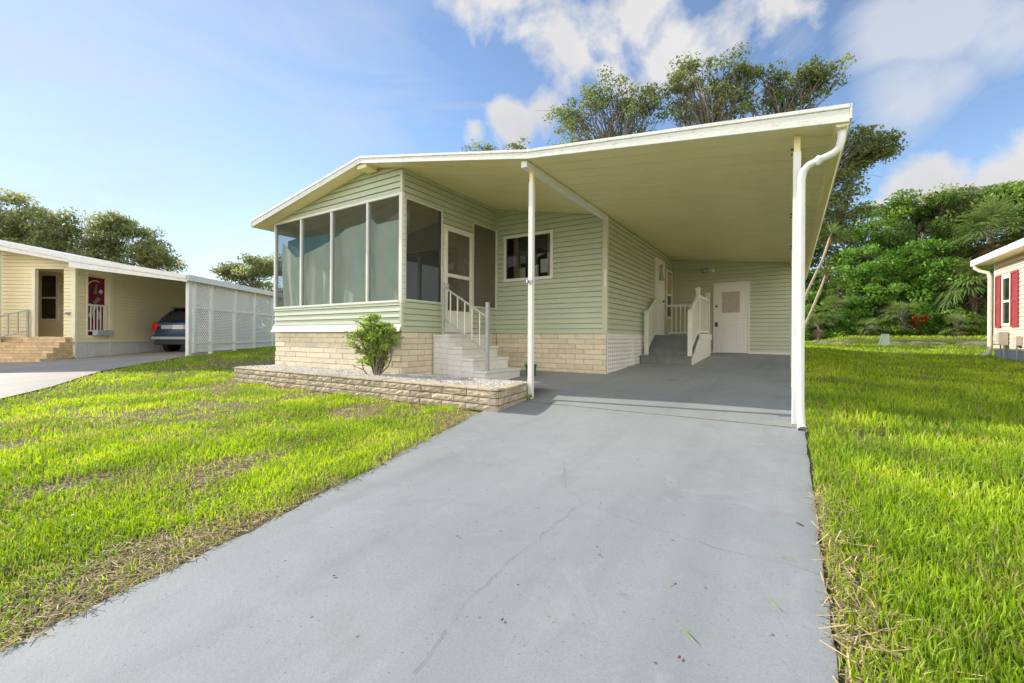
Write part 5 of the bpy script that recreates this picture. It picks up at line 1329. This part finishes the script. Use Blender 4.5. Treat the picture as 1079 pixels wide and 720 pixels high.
for x, y, n_, hh, lb in ((-3.02,5.18,26,.10,'green weed tuft at the foot of the carport post by the planter'),(-.05,5.06,16,.05,'small weed tuft in the driveway joint by the downspout'),(-.5,5.08,10,.035,'tiny weed sprig in the middle of the driveway joint')):
    rg_ = np.random.default_rng(int(abs(x*100))+3); px_ = x+rg_.normal(0,.035,n_); py_ = y+rg_.normal(0,.014,n_)
    C = np.stack([px_, py_, np.array([slab(q) for q in py_])+E+rg_.uniform(.005,hh*.8,n_)], -1)
    V, Q = leaf_quads(C, rg_.uniform(.5,1,n_)*hh*.8, rg_, aspect=.3)
    tag(npmesh('weed_tuft', V, Q, rg_.uniform(.3,.8,n_), M['shrub_leaf']), lb, 'weed')

# ================================================================== SKY, SUN, CAMERA
SUN_EL, SUN_AZ = rad(28), rad(7.5)
ldir = Vector((math.cos(SUN_AZ)*math.cos(SUN_EL), math.sin(SUN_AZ)*math.cos(SUN_EL), -math.sin(SUN_EL)))
sd_ = bpy.data.lights.new('sun', 'SUN'); sd_.energy = 2.65; sd_.angle = rad(.53); sd_.color = (1, .93, .80)
so = bpy.data.objects.new('sun', sd_); COL.objects.link(so); so.rotation_euler = ldir.to_track_quat('-Z', 'Y').to_euler()
w = bpy.data.worlds.new('World'); scn.world = w; w.use_nodes = True; nt = w.node_tree; nt.nodes.clear()
out = node(nt, 'ShaderNodeOutputWorld'); bg = node(nt, 'ShaderNodeBackground'); bg.inputs[1].default_value = .10
sky = node(nt, 'ShaderNodeTexSky', sky_type='NISHITA'); sky.sun_disc = False; sky.sun_elevation = SUN_EL
sky.sun_rotation = math.atan2(-ldir.x, -ldir.y); sky.air_density = .85; sky.dust_density = .02; sky.ozone_density = 1.2
co = node(nt, 'ShaderNodeTexCoord').outputs['Generated']
def blobmask(d, sharp, co=co):
    """soft round region of sky around direction d"""
    d = Vector(d).normalized()
    dp = node(nt, 'ShaderNodeVectorMath', operation='DOT_PRODUCT'); nt.links.new(co, dp.inputs[0]); dp.inputs[1].default_value = d
    a = node(nt, 'ShaderNodeMath', operation='SUBTRACT'); a.inputs[0].default_value = 1; nt.links.new(dp.outputs['Value'], a.inputs[1])
    b = node(nt, 'ShaderNodeMath', operation='MULTIPLY'); nt.links.new(a.outputs[0], b.inputs[0]); b.inputs[1].default_value = -sharp
    e = node(nt, 'ShaderNodeMath', operation='EXPONENT'); nt.links.new(b.outputs[0], e.inputs[0]); return e.outputs[0]
def msum(vals, op='ADD'):
    r = vals[0]
    for v in vals[1:]:
        m = node(nt, 'ShaderNodeMath', operation=op)
        for i, q in enumerate((r, v)):
            if isinstance(q, (int, float)): m.inputs[i].default_value = q
            else: nt.links.new(q, m.inputs[i])
        r = m.outputs[0]
    return r
# clouds: soft regions of sky broken up by noise on the direction
def wnoise(scale, det, rough, dist=0, st=(1,1,1)):
    mp = node(nt, 'ShaderNodeMapping'); mp.inputs['Scale'].default_value = st; nt.links.new(co, mp.inputs[0])
    n_ = node(nt, 'ShaderNodeTexNoise'); n_.inputs['Scale'].default_value = scale; n_.inputs['Detail'].default_value = det
    n_.inputs['Roughness'].default_value = rough; n_.inputs['Distortion'].default_value = dist; nt.links.new(mp.outputs[0], n_.inputs['Vector']); return n_.outputs['Fac']
def wramp(f, stops): return ramp(nt, f, stops)
puff = wnoise(6.5, 9, .56, .3); fine_ = wnoise(16, 6, .6); 
big = [((-0.459, 0.647, 0.609),162.1,0.72), ((-0.365, 0.731, 0.577),128.1,0.8), ((-0.255, 0.755, 0.604),119.1,0.8), ((-0.3, 0.806, 0.509),476.1,0.6), ((-0.173, 0.825, 0.538),233.3,0.7), ((-0.088, 0.826, 0.557),258.5,0.7), ((-0.005, 0.839, 0.544),258.5,0.74), ((-0.491, 0.745, 0.451),414.7,0.95), ((-0.55, 0.718, 0.426),1151.8,0.85), ((-0.427, 0.772, 0.471),552.1,0.8), ((-0.383, 0.768, 0.513),647.9,0.6), ((-0.526, 0.593, 0.61),771.1,0.55), ((0.194, 0.945, 0.262),647.9,0.95), ((0.165, 0.953, 0.254),1457.7,0.8), ((0.268, 0.934, 0.238),771.1,0.9), ((0.237, 0.945, 0.225),933.0,0.8), ((0.303, 0.924, 0.235),364.5,0.85), ((0.218, 0.953, 0.209),552.1,0.6), ((0.133, 0.966, 0.222),2591.4,0.6)]
soft = [((0.129, 0.867, 0.482),233.3,1.0), ((0.19, 0.861, 0.472),184.4,1.1), ((0.249, 0.868, 0.43),288.0,0.95), ((0.153, 0.909, 0.387),233.3,1.0), ((0.199, 0.899, 0.39),552.1,0.9), ((0.12, 0.918, 0.378),552.1,0.8), ((-0.171, 0.861, 0.478),233.3,0.6), ((0.008, 0.864, 0.503),322.9,0.6)]
thin = [((-0.884, 0.221, 0.411),16.7,0.75), ((-0.962, 0.147, 0.229),13.0,0.95), ((-0.907, 0.343, 0.245),26.0,0.6), ((-0.767, 0.401, 0.501),22.2,0.55), ((-0.65, 0.549, 0.525),58.4,0.35), ((-0.944, 0.237, 0.23),31.0,0.5), ((-0.8, 0.513, 0.312),37.4,0.25)]
def field(lst): return msum([msum([blobmask(d, s), k], 'MULTIPLY') for d, s, k in lst], 'MAXIMUM')
dens = msum([field(big), msum([msum([puff, -.5]), 1.9], 'MULTIPLY'), msum([msum([fine_, -.5]), .5], 'MULTIPLY')])
m1 = wramp(dens, [(.38,(0,0,0)),(.70,(1,1,1))])
pale_tone = wramp(msum([msum([wnoise(4, 6, .55), .75], 'MULTIPLY'), msum([dens, -.16], 'MULTIPLY'), .12]), [(.12,(2.6,2.7,2.95)),(.55,(3.6,3.55,3.5))])
d2 = msum([field(soft), msum([msum([wnoise(5, 7, .6, .5, (1,1,1.6)), -.5]), 1.2], 'MULTIPLY')])
m2 = wramp(d2, [(.55,(0,0,0)),(1.0,(.75,.75,.75))])
d3 = msum([field(thin), msum([msum([wnoise(2.6, 6, .6, .8, (1,1,4)), -.5]), 1.3], 'MULTIPLY')])
m3 = wramp(d3, [(.15,(0,0,0)),(1.0,(.75,.75,.75))])
skyb = mixcol(nt, 1.0, sky.outputs[0], (1.0,1.0,1.0), 'MULTIPLY')
c1 = mixcol(nt, m3, skyb, (2.9,3.15,3.5)); c2 = mixcol(nt, m2, c1, (3.1,3.25,3.5)); skycol = mixcol(nt, m1, c2, pale_tone)
# bright bank added in unseen sky behind the camera to light fronts and ceiling
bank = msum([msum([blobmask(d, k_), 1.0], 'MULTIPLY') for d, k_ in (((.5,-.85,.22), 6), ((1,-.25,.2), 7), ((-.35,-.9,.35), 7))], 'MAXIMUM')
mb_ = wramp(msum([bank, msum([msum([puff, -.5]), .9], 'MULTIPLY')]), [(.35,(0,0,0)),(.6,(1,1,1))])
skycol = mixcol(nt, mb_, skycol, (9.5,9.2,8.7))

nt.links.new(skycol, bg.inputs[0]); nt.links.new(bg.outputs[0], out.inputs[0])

cd = bpy.data.cameras.new('camera'); cam = bpy.data.objects.new('camera', cd); COL.objects.link(cam); scn.camera = cam
cd.sensor_width = 36; cd.lens = 36*457/1079; cd.shift_y = -3.8/1079; cd.clip_start = .05; cd.clip_end = 2000
cam.matrix_world = Matrix.Translation((0,0,E)) @ Matrix.Rotation(TH, 4, 'Z') @ Matrix.Rotation(rad(90), 4, 'X') @ Matrix.Rotation(.00596, 4, 'Z')
scn.view_settings.view_transform = 'Standard'; scn.view_settings.look = 'None'; scn.view_settings.gamma = 1
scn.view_settings.use_curve_mapping = False; scn.view_settings.exposure = 1.25
scn.cycles.max_bounces = 10; scn.cycles.diffuse_bounces = 5; scn.cycles.transparent_max_bounces = 24; scn.cycles.caustics_reflective = False; scn.cycles.caustics_refractive = False
scn.cycles.sample_clamp_indirect = 6
